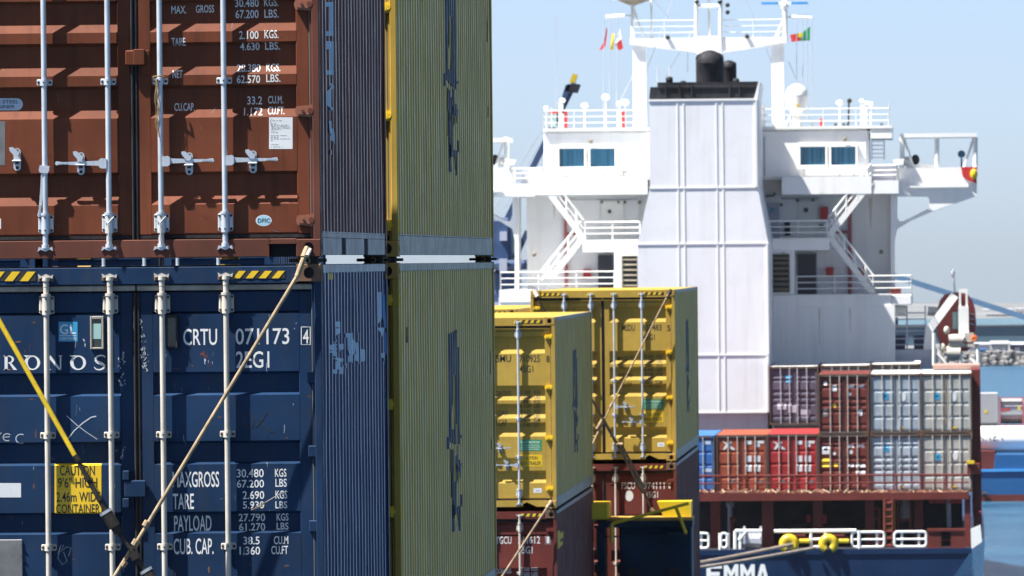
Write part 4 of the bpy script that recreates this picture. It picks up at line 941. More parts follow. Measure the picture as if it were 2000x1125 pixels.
# ================================================================== the ship that carries the near stacks
shipA = thing('cargo_ship', 'dark blue deck of the cargo ship carrying the near container stacks', 'ship', (XA-6, 60, 0))
pA = Vector(shipA.location)
def wb(parent, name, mat, fn, smooth=False):
    """build a part given in world coordinates under a thing"""
    b = MB(); fn(b); o = parent
    while o.parent: o = o.parent
    off = Vector(o.location); b.v = [tuple(Vector(v)-off) for v in b.v]
    if name in SPLIT:
        last = None
        for q in islands(b): last = q.build(name, mat, parent, smooth)
        return last
    return b.build(name, mat, parent, smooth)
zh = ZT-HC
wb(shipA, 'hull', 'steelblue', lambda b: b.prism([(-26, 20), (-3.4, 20), (-3.0, 60), (-3.0, 140), (-4.5, 170), (-14, 205), (-26, 170)], -1, 9, 'z'))
wb(shipA, 'hatch_coaming', 'steelblue', lambda b: (b.box(-20, XA+.1, 47, 69.9, 9, zh-.45), b.box(-20, XS+.05, 70, 87, 9, zh-.45)))
wb(shipA, 'hatch_cover', 'steelblue', lambda b: b.box(-20, XA+.2, 46.5, 69.95, zh-.45, zh-.001))
wb(shipA, 'hatch_cover', 'steelblue', lambda b: b.box(-20, XS+.1, 70.0, 87.5, zh-.45, zh-.021))
zc2 = min(at(1085, 997, YC).z-HC, at(1319, 904, YD).z-HC)
z2 = at(1085, 997, YC).z-HC; z3 = at(1319, 904, YD).z-HC
wb(shipA, 'hatch_coaming', 'steelblue', lambda b: (b.box(-20, XC+.1, 116, 130.8, 9, z2-.45), b.box(-20, XD+.1, 131.2, 146, 9, z3-.45)))
wb(shipA, 'hatch_cover', 'steelblue', lambda b: b.box(-20, XC+.15, 115.8, 130.9, z2-.45, z2-.001))
wb(shipA, 'hatch_cover', 'steelblue', lambda b: b.box(-20, XD+.15, 131.1, 146.2, z3-.45, z3-.001))
wb(shipA, 'container_pedestal', 'steelblue', lambda b: b.box(XE-W, XE, YD+.1, YD+12, z3, ZD-HC-.002))
wb(shipA, 'container_pedestal', 'steelblue', lambda b: b.box(XS-2.52-W, XS, YS+.1, YS+6, zh-.02, ZT-.012-HC+STD))
# lashing platform in front of the far stack
def pb(b, x0, y0, x1, y1, Ya, Yb, c=0):
    ym, xm = (y0+y1)/2, (x0+x1)/2
    b.box(at(x0, ym, Ya).x, at(x1, ym, Ya).x, Ya, Yb, at(xm, y1, Ya).z, at(xm, y0, Ya).z, c)
YP = 130.6
wb(shipA, 'lashing_platform', 'steelblue', lambda b: (pb(b, 1212, 1028, 1352, 1300, YP, YP+1.0, .02), pb(b, 1168, 1017, 1352, 1030, YP-.15, YP+1.1), pb(b, 1168, 1030, 1182, 1300, YP-.1, YP+1), pb(b, 1300, 1040, 1340, 1048, YP-.3, YP), pb(b, 1170, 1046, 1350, 1049, YP-.06, YP)))
wb(shipA, 'platform_deck', 'ycasting', lambda b: pb(b, 1186, 1012, 1352, 1017, YP-.2, YP+1.0))
wb(shipA, 'platform_foot', 'rubber', lambda b: [b.tube(at(x, 1119, YP-.03), at(x, 1119, YP-.2), .09, 12) for x in (1238, 1318)])
wb(shipA, 'lashing_bin', 'yel', lambda b: pb(b, 1152, 983, 1188, 1015, YP-.6, YP+.6, .02))
def tray(b):
    a = [at(1283, 980, YP+.4), at(1350, 979, YP+.4), at(1350, 1012.4, YP+.4), at(1297, 1012.4, YP+.4)]
    b.prism([(p.x, p.z) for p in a], YP+.4, YP+1.1)
wb(shipA, 'lashing_tray', 'yel', tray)
wb(shipA, 'handrail', 'lashy', lambda b: (b.tube(at(1195, 1023, YP-.5), at(1345, 983, YP-.5), .028, 8), b.tube(at(1320, 990, YP-.5), at(1340, 1042, YP-.5), .03, 8), b.tube(at(1195, 1023, YP-.5), at(1195, 1060, YP-.5), .03, 8)))
wb(shipA, 'deck_light', 'sticker', lambda b: (pb(b, 1152, 1071, 1160, 1074, YP+.6, YP+.7), ))
wb(shipA, 'deck_locker', 'oxide', lambda b: pb(b, 1150, 1032, 1160, 1060, YP+.6, YP+.8))

# ================================================================== container ship EMMA, stern towards us
YT, YQ, YF, YW = 372.0, 378.0, 393.0, 405.0       # transom, first container bay, funnel, deckhouse wall
MIDX = 1376
emma = thing('container_ship', 'white container ship seen from astern, tall funnel, navy hull lettered EMMA', 'ship', tuple(Vector((at(MIDX, 1075, YT).x, YT, 0))))
def E(name, mat, fn, parent=None, smooth=False): return wb(parent or emma, name, mat, fn, smooth)
def P(x, y, Y): return at(x, y, Y)
zdk = at(1640, 1076, YT).z                  # poop deck level
xr_ = at(1898, 1076, YT).x; xm_ = at(MIDX, 1076, YT).x; hb_ = xr_-xm_
# hull: stations along the length, section from the deck edge down to the water
def hull(b):
    st = [(YT, hb_, .70), (YT+6, hb_+.35, .86), (YT+18, hb_+.7, .97), (YT+60, hb_+.8, 1), (YT+130, hb_+.5, 1), (YT+160, hb_*.55, .9), (YT+176, .4, .5)]
    vs = []; fs = []; n = 6
    for Y, h, k in st:
        for i in range(n):
            t = i/(n-1); z = zdk*(1-t)-1.5*t; w = h*(1-(1-k)*t**(.82 if Y == YT else 1.2))
            vs.append((xm_+w, Y, z))
        for i in reversed(range(n)):
            t = i/(n-1); z = zdk*(1-t)-1.5*t; w = h*(1-(1-k)*t**(.82 if Y == YT else 1.2)); vs.append((xm_-w, Y, z))
    m = 2*n
    for s in range(len(st)-1):
        for i in range(m):
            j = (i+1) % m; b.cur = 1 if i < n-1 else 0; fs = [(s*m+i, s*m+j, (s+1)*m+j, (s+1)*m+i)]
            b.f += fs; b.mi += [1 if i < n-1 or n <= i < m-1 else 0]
    b.v += vs; b.f.append(tuple(range(m))); b.mi.append(0)
E('hull', ['hullblue', 'hulllight'], hull)
E('deck_edge', 'hullblue', lambda b: b.box(xm_-hb_, xm_+hb_, YT-.06, YT+.2, zdk-.16, zdk+.09))
def tmesh(b, s, x0, y0, x1, y1, Y, th=.03):
    v, f = text2d(s); a, c = P(x0, y1, Y), P(x1, y0, Y)
    for fc in f: b.add([(a.x+v[i][0]*(c.x-a.x), Y, a.z+v[i][1]*(c.z-a.z)) for i in fc], [tuple(range(len(fc)))])
for s, x0, x1 in (('E', 1380, 1410), ('M', 1414, 1442), ('M', 1446, 1474), ('A', 1476, 1503)):
    def letter(b, s=s, x0=x0, x1=x1):
        q = {'E': [[(0, 0), (.28, 0), (.28, 1), (0, 1)], [(.28, .78), (1, .78), (1, 1), (.28, 1)], [(.28, .39), (.85, .39), (.85, .6), (.28, .6)], [(.28, 0), (1, 0), (1, .22), (.28, .22)]],
             'M': [[(0, 0), (.24, 0), (.24, 1), (0, 1)], [(.76, 0), (1, 0), (1, 1), (.76, 1)], [(.24, 1), (.5, .62), (.5, .25), (.24, .62)], [(.76, 1), (.76, .62), (.5, .25), (.5, .62)]],
             'A': [[(0, 0), (.28, 0), (.5, .66), (.5, 1), (.36, 1)], [(1, 0), (.72, 0), (.5, .66), (.5, 1), (.64, 1)], [(.33, .18), (.67, .18), (.61, .38), (.39, .38)]]}[s]
        a, c = P(x0, 1140, YT-.02), P(x1, 1102, YT-.02)
        for pl in q: b.prism([(a.x+u*(c.x-a.x), a.z+w*(c.z-a.z)) for u, w in pl], YT-.03, YT-.004)
    E('name_letter', 'white_trim', letter)
# poop: deck, dark mooring deck, columns, lashing platform
E('poop_deck', 'dark', lambda b: b.box(xm_-hb_+.2, xm_+hb_-.2, YT+.21, YF+20, zdk-.12, zdk+.02))
zpl = P(1640, 962, YQ).z
E('hatch_platform', 'oxide', lambda b: (b.box(P(1300, 966, YQ).x, P(1892, 966, YQ).x, YQ-2.2, YQ+28, zpl-.28, zpl-.02), b.box(P(1300, 966, YQ).x, P(1892, 966, YQ).x, YQ-2.35, YQ-2.2, zpl-.30, zpl+.05)))
E('mooring_deck_bulkhead', 'dark', lambda b: b.box(P(1290, 1000, YQ).x, P(1880, 1000, YQ).x, YQ+5, YQ+5.2, zdk, zpl-.43))
for x0, x1 in ((1288, 1306), (1388, 1407), (1488, 1511), (1588, 1606), (1690, 1708), (1785, 1803)):
    E('platform_column', 'oxide', lambda b: pb(b, x0, 968, x1, 1080, YQ-1.6, YQ-.9))
E('platform_column', 'oxide', lambda b: (pb(b, 1884, 968, 1896, 1082, YQ-2.2, YQ-1.4)))
zr0 = zdk+.1
def tuberail(x0, x1, name='deck_rail'):
    def f(b):
        z1, z0, r = P(1640, 1040, YT).z, P(1640, 1069, YT).z, .062
        a, c = P(x0, 1050, YT+.3).x, P(x1, 1050, YT+.3).x; Y = YT+.3; k = .13
        loop = [(a, Y, z0+k), (a, Y, z1-k), (a+k*.3, Y, z1-k*.3), (a+k, Y, z1), (c-k, Y, z1), (c-k*.3, Y, z1-k*.3), (c, Y, z1-k), (c, Y, z0+k), (c-k*.3, Y, z0+k*.3), (c-k, Y, z0), (a+k, Y, z0), (a+k*.3, Y, z0+k*.3), (a, Y, z0+k)]
        b.path(loop, r, 8); zm = (z0+z1)/2; b.tube((a, Y, zm), (c, Y, zm), r*.8, 8)
        for xx in (a+.35, c-.35): b.tube((xx, Y+.05, zdk), (xx, Y+.05, z1), r, 8)
    E(name, 'white_trim', f)
tuberail(1747, 1809); tuberail(1664, 1727); tuberail(1302, 1384); tuberail(1408, 1420)
def longrail(b):
    z1 = P(1640, 1037, YT).z; Y = YT+.3
    b.tube((P(1512, 1037, Y).x, Y, z1), (P(1672, 1037, Y).x, Y, z1), .09, 8)
    for x in (1584, 1612, 1678): b.tube((P(x, 1060, Y).x, Y, zdk), (P(x, 1060, Y).x, Y, z1), .08, 8)
    for x in ((1584, 1612),):
        for y in (1053, 1068): b.tube((P(x[0], y, Y).x, Y, P(1600, y, Y).z), (P(x[1], y, Y).x, Y, P(1600, y, Y).z), .07, 8)
E('deck_rail', 'white_trim', longrail)
def angrail(b):
    Y = YT+.3; b.path([P(1436, 1072, Y), P(1436, 1050, Y), P(1436, 1037, Y), P(1488, 1037, Y)], .09, 8); b.tube(P(1443, 1055, Y), P(1458, 1037, Y), .09, 8); b.tube(P(1446, 1072, Y), P(1446, 1040, Y), .08, 8)
E('deck_rail', 'white_trim', angrail)
for k, x in enumerate((1551, 1628)):
    def fl(b, x=x):
        c = P(x-10, 1062, YT-.1); m, n = 24, 10; R, r = .27, .2; vs = []; fs = []
        for i in range(m+1):     # fat horseshoe, open below
            t = math.radians(-62+304*i/m)
            for j in range(n): a = 2*math.pi*j/n; q = R+r*math.cos(a); vs.append((c.x+q*math.cos(t), c.y+r*math.sin(a), c.z+q*math.sin(t)))
        for i in range(m):
            for j in range(n): k = (j+1) % n; fs.append((i*n+j, i*n+k, (i+1)*n+k, (i+1)*n+j))
        b.add(vs, fs+[tuple(range(n)), tuple(range(m*n, m*n+n))])
    E('roller_fairlead', 'yel', fl, smooth=True)
    E('fairlead_arm', 'yel', lambda b, x=x: b.tube(P(x+10, 1057, YT+.2), P(x+30, 1057, YT+.2), .12, 8))
    E('fairlead_frame', 'oxide', lambda b, x=x: b.path([P(x-25, 1068, YT+.5), P(x-22, 1052, YT+.5), P(x+22, 1050, YT+.5), P(x+27, 1060, YT+.5)], .16, 6))
E('winch_drum', 'steelgrey', lambda b: (b.tube(P(1452, 1058, YT+1.5), P(1488, 1058, YT+1.5), .5, 14), b.tube(P(1452, 1058, YT+1.5), P(1456, 1058, YT+1.5), .75, 14), b.tube(P(1484, 1058, YT+1.5), P(1488, 1058, YT+1.5), .75, 14)))
def ladder(b, x0, x1, y0, y1, Y, n, r=.07):
    for x in (x0, x1): b.tube(P(x, y0, Y), P(x, y1, Y), r, 6)
    for i in range(n): y = y0+(y1-y0)*(i+.5)/n; b.tube(P(x0, y, Y), P(x1, y, Y), r*.9, 6)
E('deck_ladder', 'oxide', lambda b: ladder(b, 1729, 1744, 975, 1072, YQ-2.6, 7, .09))
E('deck_frame', 'oxide', lambda b: (pb(b, 1690, 992, 1720, 995, YQ-2, YQ-1.9), pb(b, 1690, 1012, 1720, 1016, YQ-2, YQ-1.9), pb(b, 1716, 992, 1720, 1072, YQ-2, YQ-1.9), pb(b, 1752, 1014, 1780, 1018, YQ-2, YQ-1.9), pb(b, 1752, 975, 1755, 1040, YQ-2, YQ-1.9), pb(b, 1776, 975, 1779, 1040, YQ-2, YQ-1.9)))
E('deck_locker', 'oxide', lambda b: (pb(b, 1811, 1036, 1838, 1074, YT+.6, YT+1.2), pb(b, 1857, 1036, 1884, 1074, YT+.6, YT+1.2), pb(b, 1811, 1033, 1886, 1038, YT+.55, YT+1.25), pb(b, 1811, 1069, 1886, 1074, YT+.58, YT+1.25), pb(b, 1838, 1053, 1857, 1056, YT+.7, YT+1)))
E('yellow_ladder', 'flagyel', lambda b: ladder(b, 1726, 1747, 975, 1072, YQ-.8, 6, .05))
E('mooring_winch', 'dark', lambda b: (b.tube(P(1545, 1045, YQ+1), P(1575, 1045, YQ+1), .7, 12), b.tube(P(1620, 1040, YQ+1.5), P(1660, 1040, YQ+1.5), .6, 12)))
E('vent_head', 'shipgrey', lambda b: (b.tube(P(1426, 985, YQ+.5), P(1426, 1072, YQ+.5), .12, 8), b.ball(P(1426, 985, YQ+.5), .2))); E('vent_head', 'c_orange', lambda b: (b.tube(P(1430, 1072, YQ), P(1430, 1018, YQ), .1, 8), b.ball(P(1432, 1016, YQ), .18)))
E('hanging_tank', 'c_cream', lambda b: b.tube(P(1738, 976, YQ), P(1738, 1010, YQ), .22, 10)); E('hanging_tank', 'c_cream', lambda b: b.tube(P(1768, 976, YQ), P(1768, 1012, YQ), .25, 10))
E('pipe_run', 'shipgrey', lambda b: b.tube(P(1852, 972, YQ), P(1854, 1030, YQ), .12, 8)); E('fire_box', 'shipred', lambda b: pb(b, 1575, 1006, 1583, 1020, YQ+1, YQ+1.3)); E('fire_box', 'shipred', lambda b: pb(b, 1606, 1006, 1614, 1022, YQ+1, YQ+1.3))
E('red_sign', 'shipred', lambda b: [pb(b, x, 977, x+w, 983, YQ-.8, YQ-.75) for x, w in ((1815, 9), (1827, 20), (1852, 26))])
def warp(b):
    for (x0, y0, x1, y1) in ((1330, 1100, 1548, 1063), (1330, 1112, 1590, 1070)):
        pts = [P(x0+(x1-x0)*i/8, y0+(y1-y0)*i/8+4*math.sin(math.pi*i/8), YT-6+5.8*i/8) for i in range(9)]; b.path(pts, .09, 7)
for i, (x0, y0, x1, y1, lb) in enumerate(((1250, 1117, 1548, 1063, 'upper mooring rope running from the yellow fairlead across the navy transom'), (1250, 1124, 1592, 1070, 'lower mooring rope running left along the navy transom'))):
    b = MB(); pts = [P(x0+(x1-x0)*k/10, y0+(y1-y0)*k/10+3*math.sin(math.pi*k/10), YT-8+7.8*k/10) for k in range(11)]; b.path(pts, .085, 7)
    tag(b.build('mooring_rope', 'rope', None, True), lb, 'rope', 'mooring ropes at the stern')
# right edge: side screen post with navigation lights, rounded hull cheek
E('lashing_post', 'oxide', lambda b: (pb(b, 1899, 722, 1916, 1010, YQ+.6, YQ+11), pb(b, 1889, 905, 1914, 925, YQ-1, YQ+1), pb(b, 1902, 1000, 1918, 1060, YQ-1.5, YQ+2)))
E('side_screen', 'white_trim', lambda b: b.prism([(p.x, p.z) for p in (P(1896, 1033, YT+.5), P(1915, 1025, YT+.5), P(1918, 1058, YT+.5), P(1897, 1073, YT+.5))], YT+.4, YT+.55))
E('navigation_light', 'yel', lambda b: pb(b, 1888, 900, 1903, 906, YQ-1.1, YQ-.6))
E('post_top_deck', 'pinkdeck', lambda b: pb(b, 1822, 713, 1914, 721, YQ+9, YQ+15))

# funnel casing
def casing(b):
    L0, R0 = P(1268, 195, YF).x, P(1478, 195, YF).x; L1, R1 = P(1245, 475, YF).x, P(1500, 475, YF).x
    z = [P(MIDX, y, YF).z for y in (195, 365, 475, 806, 850)]
    b.prism([(L0, z[0]), (R0, z[0]), (R0, z[1]), (R1, z[2]), (R1, z[3]), (L1, z[3]), (L1, z[2]), (L0, z[1])], YF, YW+6)
    b.box(L1+.1, R1-.1, YF+.5, YW+6, zdk, z[3]+.0)
funnel = E('funnel_casing', 'casing', casing)
zf = {y: P(MIDX, y, YF).z for y in (193, 195, 365, 475, 693, 806)}
for x in (1325.5, 1337.5, 1401.5, 1413.5):
    for ya, yb in ((366, 197), (474, 368), (692, 478), (805, 695)):
        E('casing_rib', 'white_trim', lambda b: b.box(P(x-1.5, 500, YF).x, P(x+1.5, 500, YF).x, YF-.025, YF-.004, P(MIDX, ya, YF).z, P(MIDX, yb, YF).z), funnel)
for y, x0, x1 in ((366.5, 1268, 1478), (476, 1244, 1501), (693.5, 1244, 1501), (806, 1243, 1502)):
    E('casing_ledge', 'white_trim', lambda b: pb(b, x0, y-1.4, x1, y+1.4, YF-.035, YF-.002), funnel)
E('casing_ledge', 'white_trim', lambda b: pb(b, 1266, 193, 1473, 197, YF-.05, YF-.002), funnel)
for y0, y1 in ((200, 365), (478, 692), (696, 805)):
    E('casing_edge', 'white_trim', lambda b: pb(b, 1473.5 if y0 < 300 else 1496.5, y0, 1478.5 if y0 < 300 else 1500.5, y1, YF-.06, YF-.001), funnel)
zt = P(MIDX, 193, YF).z
def sootbox(b):
    a = [P(1268, 193, YF+.25), P(1270, 170, YF+.25), P(1284, 170, YF+.25), P(1284, 161, YF+.25), P(1481, 159, YF+.25), P(1472, 193, YF+.25)]
    b.prism([(p.x, p.z) for p in a], YF+.25, YF+9)
E('funnel_top', 'soot', sootbox, funnel)
E('funnel_top_plate', 'white', lambda b: b.prism([(p.x, p.z) for p in (P(1472, 195, YF+.2), P(1481.5, 160, YF+.2), P(1484, 160, YF+.2), P(1479, 195, YF+.2))], YF+.1, YF+9.2), funnel)
def exhaust(b, x0, x1, ytop, Y, ybot=196):
    c = P((x0+x1)/2, ytop, Y); r = (P(x1, ytop, Y).x-P(x0, ytop, Y).x)/2; zb = P(MIDX, ybot, Y).z; n = 16
    # upright pipe bent back at its mouth: slanted round opening
    vs = []; fs = []
    for j, (zz, sl) in enumerate(((zb, 0), (c.z-r*1.7, 0), (c.z-r*.55, .9))):
        for i in range(n):
            t = 2*math.pi*i/n; vs.append((c.x+r*math.cos(t), Y+r*1.0+r*math.sin(t)-(0 if j < 2 else .25*r), zz+(sl*r*.55*(math.sin(t)) if j == 2 else 0)+(0 if j < 2 else 0)))
    for j in range(2):
        for i in range(n): fs.append((j*n+i, j*n+(i+1) % n, (j+1)*n+(i+1) % n, (j+1)*n+i))
    b.add(vs, fs); b.ball((c.x, Y+r*.8, c.z-r*.95), r, r, r*.95, 16, 6, 0.0)
E('exhaust_pipe', 'soot', lambda b: exhaust(b, 1358, 1413, 97, YF+1), funnel, True)
E('exhaust_pipe', 'soot', lambda b: exhaust(b, 1408, 1438, 117, YF+3.5), funnel, True)
E('vent_pipe', 'soot', lambda b: exhaust(b, 1300, 1314, 149, YF+1.2), funnel, True)
E('vent_pipe', 'soot', lambda b: exhaust(b, 1327, 1341, 157, YF+1.2), funnel, True)
E('vent_pipe', 'soot', lambda b: exhaust(b, 1344, 1356, 160, YF+2.2), funnel, True)
E('vent_pipe', 'soot', lambda b: exhaust(b, 1430, 1444, 152, YF+1.2), funnel, True)
E('funnel_pipe', 'soot', lambda b: [b.tube(P(x, 194, YF+.2), P(x+d, 166, YF+.2), .05, 6) for x, d in ((1301, -1), (1330, -4), (1425, 1), (1444, 2), (1352, 0))], funnel)
E('funnel_rail', 'soot', lambda b: (b.tube(P(1284, 169, YF+.2), P(1478, 168, YF+.2), .03, 6),), funnel)

# deckhouse
E('bridge_house', 'white', lambda b: (pb(b, 1062, 256, 1268, 350, YW, YW+9, .15), pb(b, 1478, 252, 1697, 350, YW, YW+9, .15), pb(b, 1250, 256, 1500, 350, YW+.5, YW+9)))
house = E('deckhouse', 'white', lambda b: (pb(b, 1030, 378, 1250, 720, YW+2.2, YW+11), pb(b, 1495, 378, 1742, 720, YW+2.2, YW+11), pb(b, 1200, 340, 1560, 720, YW+2.3, YW+11)))
E('bridge_deck', 'white', lambda b: (pb(b, 1045, 345, 1262, 380, YW-1.6, YW+10), pb(b, 1527, 345, 1702, 379, YW-1.6, YW+10)))
E('upper_lip', 'white_trim', lambda b: (pb(b, 1060, 250, 1268, 256, YW-.15, YW+9.1), pb(b, 1478, 246, 1742, 252, YW-.15, YW+9.1), pb(b, 1700, 252, 1742, 270, YW-.1, YW+7)))
# right lower block: deck slabs and the forward leaning shoulder
E('side_shoulder', 'white', lambda b: (pb(b, 1500, 575, 1742, 720, YW-1.8, YW+2.2), pb(b, 1742, 575, 1781, 596, YW-1.8, YW+8, .05), pb(b, 1730, 596, 1748, 715, YW-1.85, YW+.2), pb(b, 1500, 467, 1620, 489, YW-1.8, YW+2.2), pb(b, 1500, 489, 1552, 575, YW-1.8, YW+2.2)))
E('side_shoulder', 'white', lambda b: (pb(b, 975, 580, 1250, 720, YW-1.8, YW+2.2), pb(b, 975, 566, 1040, 590, YW-1.9, YW+8), pb(b, 1138, 468, 1250, 492, YW-1.8, YW+2.2), pb(b, 1200, 492, 1250, 580, YW-1.8, YW+2.2)))
E('deck_plate', 'white_trim', lambda b: (pb(b, 1555, 575, 1745, 577, YW-1.9, YW-1.801), pb(b, 1555, 598, 1725, 600.5, YW-1.86, YW-1.801), pb(b, 1500, 465, 1622, 468, YW-1.95, YW+2.1)))
# wings
def wing(s):
    def X(x): return x if s > 0 else 2*MIDX-x
    def poly(pts): return [(P(X(x), y, YW+.5).x, P(X(x), y, YW+.5).z) for x, y in pts]
    E('bridge_wing', 'white', lambda b: (b.prism(poly([(1752, 328), (1908, 326), (1908, 382), (1822, 412), (1815, 405), (1815, 387), (1810, 383), (1752, 383)]), YW+.5, YW+3.6),
        b.prism(poly([(1740, 378), (1752, 378), (1752, 425), (1757, 432), (1764, 432), (1812, 408), (1822, 412), (1780, 430), (1752, 447), (1747, 470), (1747, 575), (1740, 575)]), YW+.8, YW+3.2)))
    E('wing_shelf', 'white_trim', lambda b: (b.box(P(X(1772), 364, YW).x, P(X(1892), 364, YW).x, YW+.32, YW+.499, P(1800, 366.5, YW).z, P(1800, 362.5, YW).z), ))
    E('wing_canopy', 'white_trim', lambda b: b.box(P(X(1758), 264, YW).x, P(X(1908), 264, YW).x, YW+.4, YW+3.5, P(1830, 268, YW).z, P(1830, 260, YW).z))
    E('wing_canopy_post', 'white_trim', lambda b: [b.tube(P(X(x), 330, Yy), P(X(x), 268, Yy), .13, 8) for x in (1762, 1830, 1905) for Yy in (YW+.7,)]+[b.tube(P(X(x), 268, YW+.7), P(X(x2), 330, YW+.7), .07, 6) for x, x2 in ((1765, 1785), (1902, 1882))])
    E('wing_console', 'white_trim', lambda b: (b.box(P(X(1770), 326, YW).x, P(X(1825), 326, YW).x, YW+.8, YW+1.6, P(1800, 328, YW).z, P(1800, 321, YW).z), b.ball(P(X(1770), 315, YW+1), .25), b.prism(poly([(1744, 312), (1766, 310), (1764, 322), (1748, 322)]), YW+.1, YW+.45)))
    E('wing_searchlight', 'turn', lambda b: (b.ball(P(X(1788 if s > 0 else 1785), 312, YW+1.2), .22, .22, .28), ))
wing(1); wing(-1)
E('signal_light', 'bridge_glass', lambda b: (b.tube(P(1878, 301, YW+.8), P(1878, 301, YW+1.1), .2, 12), b.tube(P(1878, 309, YW+1), P(1878, 328, YW+1), .05, 6)))
# windows
for x0, y0, x1, y1 in ((1092, 290, 1141, 325.5), (1152.5, 290, 1200.5, 325.5), (1563, 286.5, 1612, 322), (1623, 286.5, 1671, 322)):
    fr = E('bridge_window', 'white_trim', lambda b: (pb(b, x0-4, y0-4, x1+4, y0, YW-.22, YW-.002), pb(b, x0-4, y1, x1+4, y1+7, YW-.22, YW-.002), pb(b, x0-4, y0, x0, y1, YW-.22, YW-.002), pb(b, x1, y0, x1+4, y1, YW-.22, YW-.002)))
    E('window_pane', 'bridge_glass', lambda b: pb(b, x0, y0, x1, y1, YW-.03, YW-.002, .0), fr)
# doors, louvres, red gear
E('deckhouse_door', 'shipgrey', lambda b: pb(b, 1553, 494, 1596, 575, YW+2.05, YW+2.195)); E('deckhouse_door', 'darkdoor', lambda b: pb(b, 1558, 496, 1594, 576, YW+2.0, YW+2.049))
E('deckhouse_door', 'darkdoor', lambda b: pb(b, 1168, 498, 1197, 562, YW+2.0, YW+2.19))
E('deckhouse_door', 'white_trim', lambda b: pb(b, 1560, 393, 1598, 466, YW+2.05, YW+2.19)); E('porthole', 'darkdoor', lambda b: b.tube(P(1574, 410, YW+2.04), P(1574, 410, YW+1.98), .13, 12))
E('deckhouse_door', 'white_trim', lambda b: pb(b, 1174, 393, 1218, 468, YW+2.05, YW+2.19)); E('porthole', 'darkdoor', lambda b: b.tube(P(1190.5, 413, YW+2.04), P(1190.5, 413, YW+1.98), .1, 12))
E('deckhouse_door', 'shipgrey', lambda b: pb(b, 1492, 396, 1522, 466, YW+2.05, YW+2.19)); E('door_sign', 'lightblue', lambda b: pb(b, 1505, 406, 1511, 413, YW+2.0, YW+2.04))
E('switch_box', 'dark', lambda b: (pb(b, 1532, 434, 1543, 460, YW+2.0, YW+2.19), pb(b, 1600, 438, 1608, 444, YW+2, YW+2.19)))
for x0, y0, x1, y1 in ((1508, 498, 1540.5, 569.5), (1216.5, 501, 1244, 572)):
    lv = E('louvre_vent', 'louvre', lambda b: (pb(b, x0-2, y0-2, x1+2, y0, YW-1.95, YW-1.802), pb(b, x0-2, y1, x1+2, y1+2, YW-1.95, YW-1.802), pb(b, x0-2, y0, x0, y1, YW-1.95, YW-1.802), pb(b, x1, y0, x1+2, y1, YW-1.95, YW-1.802)))
    E('louvre_back', 'dark', lambda b: pb(b, x0, y0, x1, y1, YW-1.83, YW-1.802), lv)
    for k in range(7):
        y = y0+(y1-y0)*(k+.55)/7
        E('louvre_slat', 'louvre', lambda b: b.bar(P(x0, y, YW-1.88), P(x1, y, YW-1.88), .14, .06, (0, -.7, .7)), lv)
E('fire_hose_box', 'shipred', lambda b: (pb(b, 1602, 404, 1617, 428, YW+1.8, YW+2.19),)); E('fire_hose_box', 'shipred', lambda b: pb(b, 1613, 522, 1628, 539, YW+1.8, YW+2.19)); E('fire_hose_box', 'shipred', lambda b: pb(b, 1139, 526, 1154, 541, YW+1.8, YW+2.19))
E('red_pipe', 'pipered', lambda b: (b.tube(P(1660, 384, YW+2), P(1660, 574, YW+2), .11, 8), b.tube(P(1622, 454, YW+2), P(1660, 453, YW+2), .09, 8)))
E('red_pipe', 'pipered', lambda b: (b.tube(P(1104, 386, YW+2), P(1106, 560, YW+2), .09, 8), b.tube(P(1104, 457, YW+2), P(1135, 457, YW+2), .08, 8)))
E('deck_chest', 'oxide', lambda b: (pb(b, 1739, 561, 1760, 567, YW-1, YW), pb(b, 1739, 569, 1760, 575, YW-1, YW), pb(b, 1740, 567, 1759, 569, YW-.95, YW-.05)))
def liferings(b, c, R):
    for i in range(12): t0, t1 = math.radians(30*i), math.radians(30*i+30); b.tube((c.x+R*math.cos(t0), c.y, c.z+R*math.sin(t0)), (c.x+R*math.cos(t1), c.y, c.z+R*math.sin(t1)), .09, 6)
E('hose_basket', 'shipred', lambda b: (b.tube(P(1676, 528, YW-.6), P(1693, 528, YW-.6), .18, 8), b.prism([(p.x, p.z) for p in (P(1674, 524, YW), P(1692, 522, YW), P(1690, 537, YW), P(1680, 537, YW))], YW-.5, YW-.1)))
E('hose_basket', 'oxide', lambda b: b.prism([(p.x, p.z) for p in (P(1071, 540, YW), P(1080, 529, YW), P(1087, 532, YW), P(1078, 542, YW))], YW-.5, YW-.1))
E('wing_life_ring', 'shipred', lambda b: (b.prism([(p.x, p.z) for p in (P(1877, 326, YW+.4), P(1908, 326, YW+.4), P(1907, 358, YW+.4), P(1890, 352, YW+.4), P(1880, 344, YW+.4))], YW+.35, YW+.48)))
E('smoke_float', 'yel', lambda b: b.ball(P(1902, 340, YW+.2), .2, .2, .28))
E('floodlight', 'louvre', lambda b: [b.ball(P(x, y, YW-.3), .12) for x, y in ((1154, 276), (1650, 272), (1721, 492), (1043, 497), (1490, 400))])
E('bulkhead_lamp', 'louvre', lambda b: [b.ball(P(x, y, YW+2.1), .09) for x, y in ((1558, 391), (1588, 391), (1176, 395), (1208, 395), (1220, 395), (1249, 395), (1526, 400))])
E('wall_conduit', 'shipgrey', lambda b: b.tube(P(1487, 268, YW-.05), P(1488, 345, YW-.05), .04, 6)); E('wall_conduit', 'shipgrey', lambda b: b.tube(P(1493, 268, YW-.05), P(1494, 345, YW-.05), .04, 6))
E('wall_conduit', 'louvre', lambda b: b.path([P(1487, 384, YW+2.1), P(1512, 382, YW+2.1), P(1513, 376, YW+2.1)], .05, 6)); E('wall_conduit', 'shipgrey', lambda b: b.tube(P(1525, 388, YW+2.12), P(1600, 387, YW+2.12), .035, 6))
